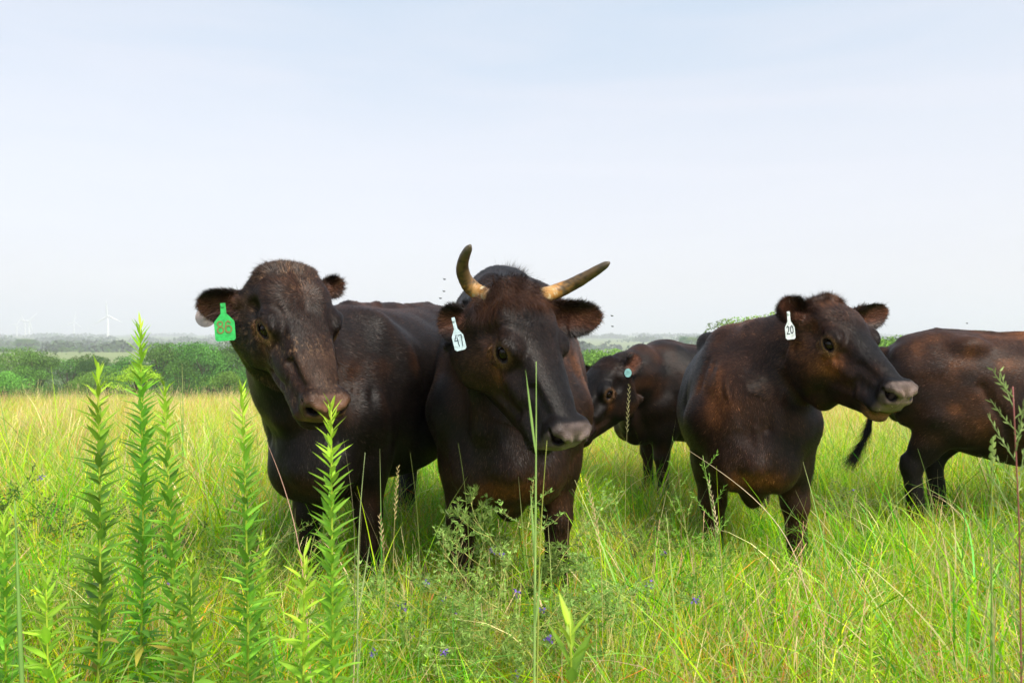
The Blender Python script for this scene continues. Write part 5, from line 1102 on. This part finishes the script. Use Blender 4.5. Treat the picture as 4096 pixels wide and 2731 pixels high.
def bush(cx, ptop, Y, spread, label, seed, nst=7, name='flowering_bush', fl=10, wide=1.0, flc=(.24, .14, .52), leafc=(.30, .46, .11), stemc=(.58, .56, .16), dens=1.0, group='airy bushes in the grass', lsz=1.0):
    rg = np.random.default_rng(seed); b = low(cx, Y); H = px(cx, ptop, Y)[2] - b[2]; root = empty(name, b); tag(root, label, 'bush', group); S = Join(); LJ = Join(); fl_pts = []; tips = []
    def grow(p, d, l, r, depth):
        n = 5; P = [p]
        for i in range(n):
            d = d + rg.normal(0, .10, 3) + np.array([0, 0, .02]); d /= np.linalg.norm(d); P.append(P[-1] + d * l / n)
        P = np.array(P); V, F, T = tube(P, np.linspace(r, r * .6, n + 1), 4, cap=False); c = np.array(stemc) * rg.uniform(.7, 1.3); S.add(V, F, None, c)
        for i in range(1, n + 1):
            if depth >= 1:
                for _ in range(int(1.5 * dens + rg.random())):
                    o = d + rg.normal(0, .8, 3); q = P[i] + rg.normal(0, .004, 3); cc = np.array(leafc) * math.exp(rg.normal(0, .25))
                    for k in (-.5, 0, .5): leafq(LJ, q, o / np.linalg.norm(o) + rg.normal(0, .15, 3) + np.array([k, 0, 0]) * .8, rg.normal(0, 1, 3), lsz * rg.uniform(.010, .019), lsz * .0032, cc, .2)
        if depth < 3:
            for k in range(3 if depth else 4):
                i = rg.integers(2, n + 1); dd = d + rg.normal(0, .55, 3) * wide; dd[2] = abs(dd[2]) * .7; dd /= np.linalg.norm(dd); grow(P[i], dd, l * rg.uniform(.42, .62), r * .6, depth + 1)
        else: tips.append(P[-1])
    for k in range(nst):
        a = rg.random() * 6.28; sp_ = rg.uniform(.2, 1.0) * spread; d = np.array([math.cos(a) * sp_, math.sin(a) * sp_ * .6, 1.0]); d /= np.linalg.norm(d)
        grow(b + rg.normal(0, .02, 3) * [1, 1, 0], d, H * .50, .0024, 0)
    S.build('stems', M_STEM, root, attr='col', off=b); LJ.build('leaves', M_LEAF, root, attr='col', off=b)
    tips = np.array(tips)
    if len(tips):
        for i in rg.choice(len(tips), min(fl, len(tips)), replace=False):
            J = Join(); c = tips[i]
            for k in range(12):
                o = rg.normal(0, 1, 3); q = c + rg.normal(0, .005, 3); leafq(J, q, o, rg.normal(0, 1, 3), .010, .006, np.array(flc) * rg.uniform(.7, 1.5), .2)
            J.build('flower', M_LEAF, root, attr='col', off=b)
    return root
bush(505, 482, 2.25, .50, 'airy grey green bush with small purple flowers below the horned cow', 21, 4, fl=5)
bush(562, 455, 2.30, .36, 'airy bush reaching up under the muzzle of the horned cow', 22, 4, fl=5)
bush(440, 497, 2.25, .70, 'low spreading bush with purple flowers left of the horned cow', 23, 3, fl=4)
bush(508, 430, 2.45, .12, 'upright leafy sprig before the brisket of the horned cow', 24, 2, fl=0, leafc=(.16, .26, .05), lsz=1.5, name='leafy_sprig', group='sprigs and wisps')
bush(598, 480, 2.2, .5, 'sparse bush with one purple flower cluster at the right of the central bushes', 25, 3, fl=3)
bush(634, 470, 3.3, .35, 'thin twiggy weed with dark seed heads below the calf', 26, 3, fl=1, leafc=(.20, .24, .07), stemc=(.22, .16, .08), dens=.4, name='twiggy_weed', group='sprigs and wisps')
bush(680, 452, 2.7, .22, 'green wispy weed before the front leg of the calf', 27, 3, fl=0, dens=.5, leafc=(.20, .38, .05), name='wispy_weed', group='sprigs and wisps')
bush(18, 432, 3.4, .5, 'dark green wispy weed at the left edge', 28, 4, fl=1, dens=.6, leafc=(.10, .17, .04), stemc=(.14, .18, .05), name='wispy_weed', group='sprigs and wisps')
bush(150, 470, 3.3, .5, 'dark green wispy weed behind the tall leafy stems', 29, 4, fl=1, dens=.6, leafc=(.10, .17, .04), stemc=(.14, .18, .05), name='wispy_weed', group='sprigs and wisps')
def feathery(pts, label, seed, n=16, bl=.13, col=(.34, .46, .14), stemc=(.42, .14, .12), r=.0030, f0=.35):
    rg = np.random.default_rng(seed); P = np.array(pts, float); t0 = np.r_[0, np.cumsum(np.linalg.norm(np.diff(P, axis=0), axis=1))]; t0 = t0 / t0[-1]; t = np.linspace(0, 1, 20); Q = np.stack([np.interp(t, t0, P[:, i]) for i in range(3)], 1); base = Q[0].copy()
    root = empty('feathery_weed', base); tag(root, label, 'plant', 'sprigs and wisps'); S = Join(); LJ = Join(); V, F, T = tube(Q, np.linspace(r, r * .4, 20), 6); S.add(V, F, T, np.array(stemc))
    for i in range(n):
        f = f0 + (1 - f0) * i / n; q = np.array([np.interp(f, t, Q[:, k]) for k in range(3)]); a = i * 2.4 + rg.normal(0, .3); l = bl * (1.15 - .7 * f) * rg.uniform(.7, 1.2); o = np.array([math.cos(a), math.sin(a) * .6, .55 + .4 * f]); o /= np.linalg.norm(o)
        B = np.array([q + o * l * u + np.array([0, 0, .25]) * l * u * u for u in np.linspace(0, 1, 6)]); V, F, T = tube(B, np.linspace(.0011, .0005, 6), 4, cap=False); S.add(V, F, None, np.array(col) * .9)
        for k in range(int(l / .006)):
            u = (k + 1) / (l / .006); p = np.array([np.interp(u, np.linspace(0, 1, 6), B[:, j]) for j in range(3)]); d = o + np.array([0, 0, .6]) + rg.normal(0, .25, 3) + np.cross(o, [0, 1, 0]) * (.8 if k % 2 else -.8); leafq(LJ, p, d, rg.normal(0, 1, 3), .013 * rg.uniform(.7, 1.2), .0028, np.array(col) * rg.uniform(.8, 1.3), .2)
    S.build('stem', M_STEM, root, attr='col', off=base); LJ.build('leaves', M_LEAF, root, attr='col', off=base)
feathery([low(1030, 1.3)] + st((1020, 520, 1.3), (1013, 386, 1.3)), 'tall feathery weed with a reddish stem at the right edge', 30, 34, .15, r=.0024, f0=.45)
feathery([low(725, 2.3)] + st((716, 530, 2.3), (703, 455, 2.3)), 'feathery green weed before the left foreleg of the steer', 35, 14, .12, (.30, .52, .08), (.30, .45, .10), .002)
feathery([low(683, 2.9)] + st((681, 500, 2.9), (676, 440, 2.9)), 'feathery green weed between the calf and the steer', 36, 12, .12, (.26, .46, .08), (.34, .22, .10), .002)
bush(850, 455, 4.2, .5, 'wispy weed in the meadow behind the head of the steer', 31, 4, fl=1, dens=.5, leafc=(.20, .28, .08), name='wispy_weed', group='sprigs and wisps')
bush(509, 650, 1.5, .20, 'small plant with yellow flowers near the bottom edge', 33, 3, fl=14, flc=(.90, .80, .05), leafc=(.40, .58, .06), dens=.8, name='yellow_flower', group='sprigs and wisps', lsz=.8)
bush(265, 470, 2.9, .4, 'leafy low bush left of the legs of the bull', 34, 4, fl=1, dens=.7, leafc=(.16, .26, .05), name='wispy_weed', group='sprigs and wisps')

# flies about the horned cow
M_FLY = material('fly_body', (.01, .01, .012), .4, .4)
for i, (x, y, Y, lb) in enumerate([(444.5, 279, 2.5, 'highest tiny black fly left of the left horn'), (444, 291, 2.6, 'tiny black fly between the left horn and ear'), (440.5, 298, 2.5, 'tiny black fly just above the left ear of the horned cow'), (612, 315.5, 2.6, 'tiny black fly right of the right ear of the horned cow'), (612.5, 326, 2.7, 'tiny black fly below the right ear of the horned cow'), (967, 323, 3.5, 'tiny black fly over the back of the rightmost cow')]):
    c = px(x, y, Y); root = empty('fly', c); tag(root, lb, 'fly', 'flies around the herd')
    V, F, T = tube(np.array([[-.004, 0, 0], [-.002, 0, 0], [.001, 0, .0003], [.003, 0, .0002], [.0045, 0, 0]]), [.0006, .0016, .0019, .0015, .0009], 7); mesh_np('body', V, [F, T], M_FLY, root)
    for s in (-1, 1): mesh_np('wing', [(0.001, s * .001, .0015), (-.003, s * .006, .003), (-.006, s * .005, .003), (-.003, s * .001, .0018)], np.array([(0, 1, 2, 3)]), M_FLY, root)
bush(40, 520, 2.6, .5, 'low weed with small yellow blooms in the grass at far left', 41, 4, fl=9, dens=.8, flc=(.90, .80, .05), leafc=(.28, .46, .07), name='yellow_flower', group='sprigs and wisps')
